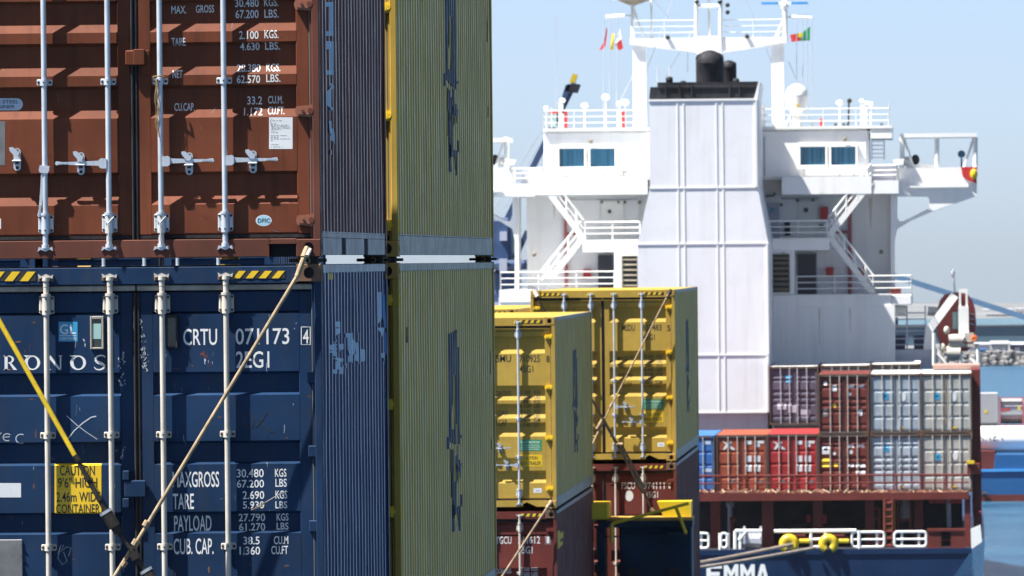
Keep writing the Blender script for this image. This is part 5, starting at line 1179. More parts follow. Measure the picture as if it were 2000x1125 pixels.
E('wall_conduit', 'shipgrey', lambda b: b.tube(P(1110, 390, YW+2.12), P(1245, 389, YW+2.12), .035, 6)); E('wall_conduit', 'shipgrey', lambda b: b.tube(P(1745, 470, YW+1.9), P(1746, 575, YW+1.9), .06, 6))
E('grab_rail', 'louvre', lambda b: (b.path([P(1218, 334, YW-.1), P(1218, 360, YW-.1)], .03, 5), b.path([P(1216, 336, YW-.12), P(1250, 336, YW-.12)], .03, 5), b.path([P(1216, 347, YW-.12), P(1250, 347, YW-.12)], .03, 5), b.path([P(1248, 334, YW-.1), P(1248, 360, YW-.1)], .03, 5)))
for x, y, l in ((1096, 332, 30), (1135, 332, 22), (1178, 334, 26), (1570, 330, 26), (1640, 330, 34), (1668, 330, 18), (1706, 356, 18), (1082, 386, 40), (1530, 492, 50), (1600, 602, 70), (1660, 602, 46), (1700, 386, 60)):
    Yy = YW-.004 if y < 345 else (YW-1.805 if y > 480 else (YW+2.195 if y > 380 else YW-1.556))
    a_ = P(x, y, Yy); w_ = random.uniform(.05, .11); E('rust_streak', 'stain', lambda b: b.add([(a_.x-w_, Yy, a_.z), (a_.x+w_, Yy, a_.z), (a_.x+w_*.3, Yy, a_.z-l/37.), (a_.x-w_*.2, Yy, a_.z-l/37.)], [(0, 1, 2, 3)]))
# plate seams
for y in (525, 640):
    E('plate_seam', 'white_trim', lambda b: (pb(b, 1502, y, 1728, y+.8, YW-1.812, YW-1.801) if y > 600 else pb(b, 1600, y, 1740, y+.8, YW+2.185, YW+2.199)))
for y in (430, 470, 520): E('plate_seam', 'white_trim', lambda b: pb(b, 1032, y, 1100, y+.8, YW+2.185, YW+2.199))
for x in (1560, 1620, 1680): E('plate_seam', 'white_trim', lambda b: pb(b, x, 602, x+.8, 705, YW-1.81, YW-1.8011))
for x in (1210, 1690): E('plate_seam', 'white_trim', lambda b: pb(b, x, 258, x+.8, 343, YW-.012, YW-.001))
# railings and stairs
def rail(b, pts, h=1.05, n=3, sp=1.6, r=.045):
    pts = [Vector(p) for p in pts]
    for a, c in zip(pts, pts[1:]):
        for k in range(n): dz = Vector((0, 0, h*(k+1)/n)); b.tube(a+dz, c+dz, r if k < n-1 else r*1.3, 6)
        m = max(1, int((c-a).length/sp))
        for i in range(m+1): q = a.lerp(c, i/m); b.tube(q, q+Vector((0, 0, h)), r, 6)
E('railing', 'white_trim', lambda b: rail(b, [P(1062, 252, YW+9), P(1062, 252, YW+.1), P(1240, 251, YW+.1)], .95, 3, 1.5, .02))
E('railing', 'white_trim', lambda b: rail(b, [P(1480, 249, YW+.1), P(1736, 247, YW+.1), P(1736, 247, YW+8)], .95, 3, 1.5, .02))
E('railing', 'white_trim', lambda b: rail(b, [P(1556, 576, YW-1.7), P(1780, 574, YW-1.7), P(1780, 574, YW+6)], .95, 3, 1.5, .027))
E('railing', 'white_trim', lambda b: rail(b, [P(978, 568, YW+6), P(978, 568, YW-1.7), P(1200, 566, YW-1.7)], .95, 3, 1.5, .027))
E('railing', 'white_trim', lambda b: rail(b, [P(1502, 466, YW-1.7), P(1616, 465, YW-1.7)], .9, 3, 1.4, .03))
E('railing', 'white_trim', lambda b: rail(b, [P(1143, 468, YW-1.7), P(1250, 467, YW-1.7)], .9, 3, 1.4, .03))
E('railing', 'white_trim', lambda b: rail(b, [P(1700, 352, YW-1.5), P(1752, 351, YW-1.5), P(1752, 351, YW+.4)], .75, 3, 1.2, .04))
E('railing', 'white_trim', lambda b: rail(b, [P(1002, 358, YW+.4), P(1002, 358, YW-1.5), P(1062, 357, YW-1.5)], .75, 3, 1.2, .04))
E('wing_bulkhead', 'shipgrey', lambda b: (pb(b, 1702, 325, 1752, 352, YW+.6, YW+.8), pb(b, 1020, 330, 1062, 358, YW+.6, YW+.8)))
E('wing_deck_edge', 'white', lambda b: (pb(b, 1703, 352, 1755, 378, YW-1.55, YW+9), pb(b, 1000, 358, 1044.5, 384, YW-1.55, YW+9)))
def stairs(name, x0, y0, x1, y1, Y):
    a, c = P(x0, y0, Y), P(x1, y1, Y)
    def f(b):
        for dY in (-.35, .35):
            o = Vector((0, dY, 0)); b.bar(a+o, c+o, .07, .30, (0, 1, 0) if False else (0, 0, 1))
            up = Vector((0, dY, .95)); b.tube(a+up, c+up, .055, 6); b.tube(a+Vector((0, dY, .5)), c+Vector((0, dY, .5)), .04, 6)
            for k in range(4): q = a.lerp(c, (k+.3)/4); b.tube(q+o, q+up, .05, 6)
        for k in range(11): q = a.lerp(c, (k+.5)/11); b.box(q.x-.13, q.x+.13, q.y-.35, q.y+.35, q.z-.02, q.z+.02)
    E('staircase', 'white_trim', f)
stairs('staircase', 1702, 356, 1618, 462, YW-1.2); stairs('staircase', 1622, 464, 1706, 574, YW-1.2)
stairs('staircase', 1062, 362, 1140, 466, YW-1.2); stairs('staircase', 1136, 468, 1058, 566, YW-1.2)
E('bridge_ladder', 'shipgrey', lambda b: ladder(b, 1703, 1727, 272, 312, YW+.3, 5, .04))
# mast and portal
mast = E('mast_portal', 'white', lambda b: (pb(b, 1236, 80, 1262, 256, YW+2, YW+3.2), pb(b, 1507, 78, 1531, 252, YW+2, YW+3.2),
    b.prism([(p.x, p.z) for p in (P(1230, 75, YW+2), P(1537, 72, YW+2), P(1537, 83, YW+2), P(1411, 101, YW+2), P(1358, 101, YW+2), P(1230, 86, YW+2))], YW+1.8, YW+4), pb(b, 1360, 70, 1409, 105, YW+1.7, YW+3.4)))
E('mast_ladder_tower', 'white_trim', lambda b: [b.tube(P(x, 102, Yy), P(x+1, -60, Yy), .11, 6) for x in (1360, 1407) for Yy in (YW+1.8, YW+3)]+[b.tube(P(1362, y, YW+1.8), P(1408, y, YW+1.8), .1, 6) for y in (12, 74, -30)]+[b.tube(P(1385, 74, YW+2), P(1384, -60, YW+2), .07, 6)], mast)
E('mast_railing', 'white_trim', lambda b: rail(b, [P(1238, 76, YW+1.9), P(1358, 75, YW+1.9)], .95, 3, 1.6, .017), mast)
E('mast_railing', 'white_trim', lambda b: rail(b, [P(1410, 75, YW+1.9), P(1532, 73, YW+1.9)], .95, 3, 1.6, .017), mast)
E('radar_mast', 'white_trim', lambda b: (b.tube(P(1236, 80, YW+2.5), P(1236, 8, YW+2.5), .11, 8), b.tube(P(1258, 75, YW+2.5), P(1237, 14, YW+2.5), .06, 6), b.tube(P(1273, 78, YW+2.5), P(1272, -20, YW+2.5), .06, 6)), mast)
E('radar_platform', 'louvre', lambda b: b.prism([(p.x, p.z) for p in (P(1205, 0, YW+2.5), P(1268, 0, YW+2.5), P(1240, 10, YW+2.5), P(1230, 10, YW+2.5))], YW+1.9, YW+3.1), mast)
E('radar_scanner', 'white_trim', lambda b: pb(b, 1195, -9, 1262, -1, YW+2.3, YW+2.7), mast)
E('signal_yard', 'white_trim', lambda b: (b.tube(P(1183, 33, YW+2.5), P(1220, 30, YW+2.5), .1, 6), b.tube(P(1220, 31, YW+2.5), P(1236, 31, YW+2.5), .05, 6)), mast)
E('signal_yard', 'white_trim', lambda b: (b.tube(P(1546, 32, YW+2.5), P(1586, 34, YW+2.5), .1, 6), b.tube(P(1533, 36, YW+2.5), P(1548, 32, YW+2.5), .06, 6)), mast)
E('radar_mast', 'white_trim', lambda b: (b.tube(P(1534, 80, YW+2.5), P(1533, 28, YW+2.5), .13, 8), b.tube(P(1533, 30, YW+2.5), P(1532, 8, YW+2.5), .15, 8), b.tube(P(1516, 74, YW+2.5), P(1532, 38, YW+2.5), .1, 6)), mast)
E('radar_scanner', 'bargelight', lambda b: (pb(b, 1487, 4, 1519, 8.5, YW+2.3, YW+2.7), pb(b, 1545, 3.5, 1578, 8, YW+2.3, YW+2.7)), mast)
E('radar_scanner_hub', 'white_trim', lambda b: (pb(b, 1519, 3.5, 1545, 9, YW+2.35, YW+2.65), b.ball(P(1532, 11, YW+2.5), .22, .22, .3)), mast)
E('navigation_lamp', 'turn', lambda b: [b.ball(P(x, y, YW+1.7), .12) for x, y in ((1361, 4), (1406, 4), (1421, 10), (1421, 24), (1304, 73), (1459, 71))], mast)
E('rigging_wire', 'shipgrey', lambda b: [b.tube(P(x0, y0, YW+2.2), P(x1, y1, YW+2.2), .018, 5) for x0, y0, x1, y1 in ((1180, 34, 1178, 215), (1192, 33, 1190, 215), (1206, 32, 1204, 215), (1576, 36, 1576, 200), (1568, 36, 1568, 200), (1556, 36, 1556, 200), (1586, 34, 1586, 215), (1322, -20, 1262, 140), (1275, 0, 1330, 60), (1450, -20, 1510, 130), (1240, 140, 1205, 210), (1352, 60, 1300, 150), (1540, 120, 1560, 165))], mast)
# satellite dome, antennas
dome = E('satellite_dome', 'white_trim', lambda b: (b.ball(P(1556, 187, YW+1.1), .60, .60, .62, 16, 6, 0), b.tube(P(1556, 187.5, YW+1.1), P(1556, 212, YW+1.1), .60, 16, .56)), None, True)
E('dome_pedestal', 'white_trim', lambda b: (b.tube(P(1556, 212, YW+1.1), P(1557, 222, YW+1.1), .45, 12, .25), b.tube(P(1557, 222, YW+1.1), P(1557, 250, YW+1.1), .25, 10), b.tube(P(1532, 250, YW+1.1), P(1548, 215, YW+1.1), .04, 5), b.tube(P(1590, 250, YW+1.1), P(1570, 215, YW+1.1), .04, 5)), dome)
E('dome_badge', 'yel', lambda b: b.tube(P(1558, 206, YW+.55), P(1558, 206, YW+.45), .08, 8), dome)
for x, y, r in ((1183, 190, .22), (1142, 206, .2), (1099, 196, .17), (1067, 211, .15), (1210, 202, .16), (1221, 200, .22), (1640, 201, .2), (1683, 197, .14), (1692, 201, .14), (1701, 203, .16)):
    E('antenna', 'white_trim', lambda b: (b.ball(P(x, y, YW+2), r, r, r*.75), b.tube(P(x, y, YW+2), P(x, 252, YW+2), .04, 6)))
E('antenna', 'turn', lambda b: (b.ball(P(1659, 197, YW+2), .13), b.tube(P(1658, 200, YW+2), P(1657, 250, YW+2), .05, 6)))
E('compass_deck_gear', 'shipred', lambda b: (b.tube(P(1604, 232, YW+1), P(1604, 250, YW+1), .08, 6), b.tube(P(1177+40, 218, YW+1), P(1218, 250, YW+1), .1, 6), pb(b, 1102, 218, 1108, 250, YW+1, YW+1.2), b.tube(P(1073, 220, YW+1.2), P(1103, 219, YW+1.2), .06, 6)))
E('compass_deck_gear', 'mint', lambda b: (pb(b, 1074, 212, 1085, 248, YW+2, YW+2.6),))
E('compass_deck_gear', 'white_trim', lambda b: (pb(b, 1091, 200, 1097, 252, YW+1, YW+1.2), pb(b, 1205, 216, 1216, 250, YW+1, YW+1.4), pb(b, 1681, 205, 1688, 250, YW+1, YW+1.2), pb(b, 1076, 210, 1078, 250, YW+1, YW+1.1)))
E('compass_deck_gear', 'turn', lambda b: [b.tube(P(x, 250, YW+1), P(x, 241, YW+1), .07, 6) for x in (1632, 1648, 1656, 1722)])
E('whip_antenna', 'shipgrey', lambda b: (b.tube(P(1086, 250, YW+3), P(1085, 30, YW+3), .022, 5), b.tube(P(1735, 252, YW+3), P(1736, 200, YW+3), .03, 5), b.tube(P(1343, 140, YW+2.4), P(1343, 100, YW+2.4), .03, 5), b.tube(P(1284, 160, YW+2), P(1284, 130, YW+2), .04, 5), b.tube(P(1307, 150, YW+2), P(1307, 130, YW+2), .04, 5)))
# aft starboard platform with lifeboat gear
E('boat_deck_house', 'shipgrey', lambda b: (pb(b, 1742, 683, 1830, 720, YW-1, YW+4), pb(b, 1742, 597, 1748, 690, YW-.5, YW+3)))
E('boat_deck_frame', 'shipgrey', lambda b: [pb(b, x, 597, x+3, 684, YW, YW+.15) for x in (1744, 1770, 1806)]+[pb(b, 1746, y, 1808, y+2.5, YW+.02, YW+.13) for y in (610, 622, 634, 645, 660, 672)])
E('boat_deck_gear', 'craneblue', lambda b: (pb(b, 1746, 655, 1768, 683, YW+1, YW+2), pb(b, 1785, 655, 1804, 684, YW+1, YW+1.8), pb(b, 1749, 620, 1754, 637, YW+.5, YW+1)))
E('deck_drum', 'white_trim', lambda b: (b.tube(P(1749, 607, YW), P(1770, 607, YW), .28, 10),))
E('deck_drum', 'white_trim', lambda b: (b.tube(P(1812, 607, YW+1), P(1832, 609, YW+1), .24, 10),))
# davit, winches
E('davit_arm', 'white', lambda b: (b.bar(P(1865, 576, YW-.2), P(1814, 645, YW-.2), .42, .4, (0, 1, 0)), b.bar(P(1816, 638, YW-.2), P(1812, 684, YW-.2), .42, .38, (0, 1, 0))))
E('davit_crane', 'white_trim', lambda b: (pb(b, 1873, 565, 1890, 572, YW-1, YW), pb(b, 1873, 572, 1877, 600, YW-1, YW-.6), pb(b, 1886, 572, 1890, 600, YW-1, YW-.6), pb(b, 1872, 598, 1892, 660, YW-1.1, YW-.3)))
E('davit_winch', 'cream', lambda b: (b.tube(P(1853, 664, YW-1.5), P(1882, 664, YW-1.5), .3, 12), b.ball(P(1849, 645, YW-1.5), .16, .16, .22), b.tube(P(1849, 690, YW-1.5), P(1876, 690, YW-1.5), .36, 12), b.ball(P(1841, 680, YW-1.5), .17, .17, .25), pb(b, 1884, 650, 1902, 668, YW-1.5, YW-1), pb(b, 1852, 672, 1912, 678, YW-1.7, YW-1), pb(b, 1876, 686, 1912, 692, YW-1.7, YW-1.2)), None, True)
E('davit_frame', 'white_trim', lambda b: [b.tube(P(x0, y0, YW-1.7), P(x1, y1, YW-1.7), .09, 6) for x0, y0, x1, y1 in ((1824, 650, 1824, 714), (1910, 674, 1911, 714), (1830, 690, 1848, 712), (1893, 700, 1905, 712), (1876, 690, 1876, 714))])
E('davit_lamp', 'flagwhite', lambda b: (b.ball(P(1861, 534, YW+.5), .12, .12, .22), b.tube(P(1863, 540, YW+.5), P(1865, 575, YW+.5), .05, 6)))
E('life_ring', 'orange', lambda b: liferings(b, P(1903, 661, YW-1.8), .1))
boat = thing('lifeboat', 'maroon enclosed lifeboat hanging on davits at the right of the deckhouse', 'lifeboat', tuple(P(1868, 690, YW+3)))
def boathull(b):
    c = P(1868, 634, YW+1.2); n, m = 16, 9; L = 7.0
    vs = []; fs = []
    for j in range(m+1):
        t = j/m; y = c.y-.8+L*t; k = math.sin(math.pi*min(1, .12+t*.88)**.6) if 0 < t < 1 else .25
        k = max(.5, math.sin(math.pi*(.42+.45*t)))
        for i in range(n):
            a = 2*math.pi*i/n; ca, sa = math.cos(a), math.sin(a)
            w = 1.04*k*(abs(ca)**.6)*(1 if ca > 0 else -1); h = (1.7*abs(sa)**.8*(1 if sa > 0 else -.86))*k
            vs.append((c.x+w, y, c.z+h))
    for j in range(m):
        for i in range(n): fs.append((j*n+i, j*n+(i+1) % n, (j+1)*n+(i+1) % n, (j+1)*n+i))
    fs += [tuple(range(n)), tuple(range(m*n, m*n+n))]; b.add(vs, fs)
wb(boat, 'boat_hull', 'boatred', boathull, True)
wb(boat, 'boat_window', 'mint', lambda b: pb(b, 1860, 609, 1872, 643, YW+.28, YW+.42, .03))
wb(boat, 'hull_strap', 'shipgrey', lambda b: [b.bar(P(1894, y, YW+.3), P(1903, y+2, YW+.36), .08, .05) for y in (612, 622, 632)])

# containers on EMMA
def far_box(label, xr, ybot, ytop, Y, mat, rodm='cream', prof=None, L=12.192, frame=None, rods=(.56, 1.03, 1.42, 1.87), roofm=None):
    z0 = P(1700, ybot, Y).z; H = P(1700, ytop, Y).z-z0
    return container(label, P(xr, (ybot+ytop)/2, Y).x, Y, z0, L, H, mat, frame or 'farframe', rodm, mat, 'casting' if mat not in ('c_royal',) else mat, prof or farprof(H), detail=0, hazard=False, hinges=[], gasket='dark', group='containers stacked on the stern of the moored ship', rods=rods, roofm=roofm)
def farprof(H, small=False):
    zl_, zh_ = .155, H-.175; k = (zh_-zl_)
    return ridges([(zh_-k*a, zh_-k*a-.05, zh_-k*b_+.03, zh_-k*b_) for a, b_ in ((.02, .235), (.27, .485), (.52, .735), (.77, .985))], zl_, zh_)
def smallprof(H):
    zl_, zh_ = .155, H-.175; k = (zh_-zl_)
    return ridges([(zh_-k*a, zh_-k*a-.06, zh_-k*b_+.03, zh_-k*b_) for a, b_ in ((.12, .16), (.20, .38), (.43, .50), (.545, .62), (.66, .87), (.90, .985))], zl_, zh_)
Hf = HC
c1 = far_box('royal blue container at the left end of the stern row, half hidden', 1396, 962, 848, YQ, 'c_royal', 'galv')
c2 = far_box('orange container with white cross mark on the stern of the moored ship', 1498, 962, 847, YQ, 'c_orange')
c3 = far_box('bright red container with white cross mark beside the orange one', 1597.5, 962, 846, YQ, 'c_red')
c4 = far_box('brown container under another brown one, with yellow labels, beside the red one', 1697.5, 962, 848, YQ, 'maroon', 'cream', smallprof(HC))
c5 = far_box('pale grey lower container with bright blue star label, beside the brown stack', 1799, 962, 848, YQ, 'c_white', 'galv', smallprof(HC))
c6 = far_box('cream stained lower container at the right end of the stern row', 1898, 962, 848, YQ, 'c_cream')
c7 = far_box('upper brown container of the stern row, beside the navy wall of the deckhouse', 1697.5, 847, 730, YQ, 'maroon', 'cream', smallprof(HC))
c8 = far_box('upper pale grey container with blue star label, between brown and rightmost boxes', 1799, 847, 730, YQ, 'c_white', roofm='c_pale')
c9 = far_box('upper pale container with rusty centre seam, rightmost of the stern row', 1898, 847, 730, YQ, 'c_cream', roofm='c_pale')
YR = 391.2
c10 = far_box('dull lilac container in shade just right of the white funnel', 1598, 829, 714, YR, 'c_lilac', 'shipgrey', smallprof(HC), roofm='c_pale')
c11 = far_box('container whose pale roof edge shows above the upper brown box', 1699, 829, 712.5, YR, 'c_cream', roofm='c_pale')
c12 = far_box('container whose pale roof edge shows above the upper grey box', 1798, 829, 711, YR, 'c_cream', roofm='c_pale')
for x in (1598, 1699, 1798):
    far_box('dark container below the second stern row, hidden behind the front row', x, 945.5, 830.5, YR, 'c_lilac') if False else None
E('second_bay_pedestal', 'dark', lambda b: b.box(P(1510, 830, YR).x, P(1800, 830, YR).x, YR-.2, YR+12.4, zpl-.02, P(1700, 829.3, YR).z))
def fp(t, rects, mat, name='marking', kind=None):
    for r in rects:
        i = t_info[t.name]; o = Vector((i['Xr']-W, i['Y0'], i['Z0'])); v = []
        pts = r if isinstance(r[0], tuple) else rectpts(*r)
        for x, y in pts: p = at(x, y, i['Y0'])-o; v.append((p.x, p.z))
        drape(name, v, [tuple(range(len(v)))], i['prof'], mat, i['doors'][1 if v[0][0] > W/2-.05 else 0], gap=.012)
for t, x in ((c2, 1410), (c3, 1509)):
    fp(t, [[(x, 862), (x+7, 864), (x+24, 876), (x+26, 880), (x+17, 877), (x+8, 868)], [(x+10, 868), (x+17, 861), (x+19, 865), (x+13, 872)], [(x+2, 878), (x+8, 868), (x+12, 871), (x+6, 878)]], 'sticker', 'cross_logo')
    fp(t, [(x+46, 861, x+58, 868), (x+64, 861, x+82, 866), (x+64, 867, x+74, 873)], 'sticker', 'white_label')
    fp(t, [(x+46, 890, x+58, 902), (x+63, 890, x+75, 902), (x+46, 908, x+58, 921), (x+63, 908, x+75, 921)], 'sticker', 'white_label')
    fp(t, [(x+72, 937, x+80, 946), (x+18, 936, x+24, 944)], 'plate', 'data_plate')
fp(c4, [(1606, 872, 1620, 887)], 'sticker', 'white_label'); fp(c4, [(1609, 874, 1617, 880)], 'c_royal', 'blue_label'); fp(c4, [(1605, 895, 1620, 902), (1605, 904, 1620, 912), (1628, 904, 1636, 911)], 'caution', 'yellow_label')
fp(c4, [arcpts(1662, 883, 4, 4, 0, 350, 10), arcpts(1630, 886, 3, 3, 0, 350, 10)], 'sticker', 'round_label'); fp(c4, [(1657, 868, 1668, 874), (1673, 868, 1688, 873), (1657, 907, 1668, 912), (1672, 907, 1690, 913), (1672, 920, 1690, 926)], 'sticker', 'white_label')
fp(c7, [(1625, 752, 1634, 764), (1657, 752, 1668, 758), (1673, 752, 1688, 757), (1677, 800, 1684, 812)], 'sticker', 'white_label'); fp(c7, [arcpts(1659, 770, 3.5, 3.5, 0, 350, 10), arcpts(1612, 749, 3.5, 4, 0, 350, 10)], 'sticker', 'round_label'); fp(c7, [arcpts(1630, 792, 4, 4, 0, 350, 10)], 'caution', 'round_label'); fp(c7, [(1608, 798, 1616, 814)], 'plate', 'data_plate')
def star(t, cx, cy):
    fp(t, [(cx-5.5, cy-6.5, cx+5.5, cy+6.5)], 'lightblue', 'blue_label')
    i = t_info[t.name]; o = fp(t, [[(cx+(3.6 if k % 2 == 0 else 1.3)*math.cos(k*math.pi/7+.2), cy+(4 if k % 2 == 0 else 1.4)*math.sin(k*math.pi/7+.2)) for k in range(14)]], 'sticker', 'star_logo')
star(c8, 1729.5, 774); star(c9, 1830, 774); star(c5, 1731, 876); star(c6, 1832, 893); star(c10, 1541, 740)
for t, x in ((c8, 1765), (c9, 1864)): fp(t, [arcpts(x-.5, 775, 5, 9, 0, 350, 14)], 'sticker', 'oval_label')
fp(c6, [arcpts(1866, 890, 5, 9, 0, 350, 14)], 'sticker', 'oval_label')
fp(c9, [(1846, 741, 1848.5, 830)], 'lash', 'rust_streak'); fp(c5, [(1757, 949, 1764, 956)], 'caution', 'yellow_label'); fp(c8, [(1757, 833, 1764, 839)], 'caution', 'yellow_label'); fp(c6, [(1858, 949, 1866, 955)], 'caution', 'yellow_label'); fp(c9, [(1860, 833, 1868, 838)], 'caution', 'yellow_label')
fp(c1, [(1374, 861, 1388, 868), (1372, 915, 1390, 922)], 'pale_ink', 'pale_label'); fp(c10, [(1518, 786, 1536, 800), (1540, 786, 1556, 806), (1564, 800, 1582, 815)], 'shipgrey', 'pale_label')
# lashing rail in front of the stern row
E('lashing_rail', 'oxide', lambda b: (b.tube(P(1300, 930, YQ-1.5), P(1893, 927, YQ-1.5), .05, 6), b.tube(P(1300, 945, YQ-1.5), P(1893, 942, YQ-1.5), .04, 6), [b.tube(P(x, 927, YQ-1.5), P(x, 965, YQ-1.5), .05, 6) for x in range(1310, 1896, 49)]))
random.seed(3)
for gm in ('brown_dull', 'casting', 'oxide', 'lash'):
    E('lashing_gear', gm, lambda b: [b.tube(P(x+random.uniform(-9, 9), 963, YQ-1.9), P(x+random.uniform(-14, 14), 963-random.uniform(1, 7), YQ-1.7), random.uniform(.03, .07), 6) for x in range(1370, 1890, 13)])['kind'] = 'stuff'

# ================================================================== harbour behind
YK = 470.0
crane = thing('harbour_crane', 'dark navy harbour crane with raised yellow-tipped boom behind the left bridge wing', 'crane', tuple(Vector((P(1000, 560, YK).x, YK, 0))))
wb(crane, 'crane_tower', 'craneblue', lambda b: (pb(b, 955, 425, 998, 520, YK, YK+4, .2), pb(b, 940, 508, 1030, 527, YK-1, YK+5, .2), pb(b, 962, 527, 1012, 590, YK, YK+4, .2)))
wb(crane, 'crane_portal', 'craneblue', lambda b: [b.bar(P(x, 575, Y), Vector((P(x2, 575, Y).x, Y, .5)), 1.2, 1.2, (0, 1, 0)) for x, x2 in ((970, 930), (1005, 1045)) for Y in (YK-2, YK+6)])
wb(crane, 'crane_cab', 'shipgrey', lambda b: (pb(b, 976, 452, 990, 470, YK-.5, YK), pb(b, 975, 505, 990, 530, YK-1.3, YK-1)))
def boom(b):
    for Y in (YK+.6, YK+2.6): b.bar(P(983, 443, Y), P(1122, 163, Y), .34, .5, (0, 1, 0))
    for k in range(9): b.bar(P(983+139*k/9, 443-280*k/9, YK+.6), P(983+139*(k+1)/9, 443-280*(k+1)/9, YK+2.6), .2, .2, (0, 1, 0))
wb(crane, 'boom', 'craneblue', boom)
wb(crane, 'boom_strut', 'craneblue', lambda b: (b.bar(P(1006, 505, YK+2), P(1030, 452, YK+2), .3, .5, (0, 1, 0)), b.bar(P(1097, 208, YK+.5), P(1110, 167, YK+.5), .3, .6, (0, 1, 0))))
wb(crane, 'boom_head', 'soot', lambda b: b.prism([(p.x, p.z) for p in (P(1108, 164, YK), P(1130, 164, YK), P(1124, 180, YK), P(1102, 178, YK))], YK+.2, YK+3))
wb(crane, 'boom_tip', 'yel', lambda b: b.bar(P(1117, 163, YK+1.5), P(1124, 145, YK+1.5), .32, .5, (0, 1, 0)))
wb(crane, 'boom_sheave', 'lash', lambda b: b.tube(P(1104, 180, YK+.4), P(1114, 180, YK+.4), .14, 8))
wb(crane, 'boom_stay', 'shipgrey', lambda b: [b.tube(P(x0, 405, YK+2), P(x1, 178, YK+2), .03, 5) for x0, x1 in ((965, 1104), (985, 1110))])
wb(crane, 'crane_deck', 'shipgrey', lambda b: pb(b, 930, 590, 1060, 600, YK-3, YK+8))
tag(MB().box(-130, -6, 460, 520, -2, 2.6).build('crane_quay', 'land'), None, None, kind='structure')

# second crane: its long lowered boom crosses behind the lifeboat
YG = 900.0
c2r = thing('boom_crane', 'long blue crane boom sloping down behind the lifeboat to the right', 'crane', tuple(Vector((P(1600, 560, YG).x, YG, 0))))
wb(c2r, 'boom', 'boomblue', lambda b: (b.bar(P(1590, 490, YG), P(2060, 638, YG), .64, .75, (0, 1, 0)),))
wb(c2r, 'tower', 'craneblue', lambda b: (pb(b, 1570, 440, 1620, 720, YG-1.5, YG+1.5), b.box(P(1540, 700, YG).x, P(1650, 700, YG).x, YG-5, YG+5, -1, P(1600, 700, YG).z)))
wb(c2r, 'cab', 'shipgrey', lambda b: pb(b, 1565, 470, 1600, 500, YG-2.5, YG-1.5))

# moored barge with gas tank and tank containers
YV = 637.0
barge = thing('tank_barge', 'blue barge with a white cylindrical tank, moored beyond the stern', 'barge', tuple(Vector((P(1960, 970, YV).x, YV, 0))))
def xv(x, Y=YV): return P(x, 900, Y).x
def zv(y, Y=YV): return P(1960, y, Y).z
wb(barge, 'barge_hull', 'bargeblue', lambda b: (b.box(xv(1800), xv(2000)+40, YV, YV+12, .55, zv(920))))
wb(barge, 'barge_boot', 'oxide', lambda b: (b.box(xv(1800), xv(2000)+40.02, YV-.03, YV+12.03, -1, .55)))
wb(barge, 'barge_bulwark', 'bargeblue', lambda b: b.prism([(xv(1941), zv(918)), (xv(1944), zv(888)), (xv(2000)+40, zv(888)), (xv(2000)+40, zv(918))], YV+.05, YV+11.9))
wb(barge, 'rubbing_strake', 'bargelight', lambda b: b.box(xv(1800), xv(2000)+40, YV-.12, YV+.05, zv(921), zv(916)))
wb(barge, 'deck_side', 'oxide', lambda b: b.box(xv(1890), xv(1944), YV+2, YV+11, zv(920)-.1, zv(882)))
tank = wb(barge, 'gas_tank', 'white_trim', lambda b: (b.tube((xv(1885), YV+5, zv(860)), (xv(2000)+30, YV+5, zv(860)), (zv(834)-zv(885))/2, 28), b.ball((xv(1885), YV+5, zv(860)), .8, 1.05, 1.05)), True)
v, f = text2d('LINNEN'); rr = (zv(834)-zv(885))/2+.012; bm_ = MB()
for fc in f:
    pts = []
    for i in fc:
        u, w = v[i]; a = math.radians(-6+34*w); pts.append((xv(1897)+u*(xv(1961)-xv(1897)), YV+5-rr*math.cos(a), zv(860)+rr*math.sin(a)))
    bm_.add(pts, [tuple(range(len(pts)))])
off_ = Vector(barge.location); bm_.v = [tuple(Vector(q)-off_) for q in bm_.v]; bm_.build('tank_lettering', 'darkdoor', tank)
wb(barge, 'upper_deck', 'dark', lambda b: b.box(xv(1880), xv(2000)+30, YV+8, YV+11.9, zv(888), P(1960, 832, YV+8).z))
wb(barge, 'bow_fender', 'turn', lambda b: b.tube((xv(1918), YV-.3, zv(965)), (xv(1927), YV-.3, zv(965)), .22, 10))
Yx = YV+8.3
rf = thing('reefer_box', 'cream white refrigerated box on the barge, left of the tank frame', 'container', tuple(Vector((P(1934, 831, Yx).x, Yx, P(1934, 832, Yx).z))))
wb(rf, 'box_body', 'shed', lambda b: pb(b, 1905, 767, 1950, 828, Yx, Yx+2.4, .08)); wb(rf, 'box_base', 'c_cream', lambda b: pb(b, 1906, 828, 1949, 831.5, Yx+.1, Yx+2.3)); wb(rf, 'warning_label', 'yel', lambda b: pb(b, 1923, 801, 1929, 807, Yx-.02, Yx-.001))
wb(rf, 'box_rib', 'shed', lambda b: [pb(b, x, 770, x+2, 826, Yx-.05, Yx-.001) for x in (1906, 1947)])
tk = thing('tank_container', 'steel tank in a red frame standing on the barge', 'container', tuple(Vector((P(1975, 831, Yx).x, Yx, P(1975, 832, Yx).z))))
wb(tk, 'tank_frame', 'pipered', lambda b: [pb(b, x, 776, x+3, 829, Yx-.02, Yx+.1) for x in (1951.5, 1997, 2040)]+[pb(b, 1951, y, 2043, y+2, Yx-.04, Yx+.08) for y in (776, 829)])
wb(tk, 'tank_shell', 'steelgrey', lambda b: b.tube((P(1954, 803, Yx).x, Yx+1.2, P(1975, 803, Yx).z), (P(2038, 803, Yx).x, Yx+1.2, P(1975, 803, Yx).z), 1.05, 20), True)
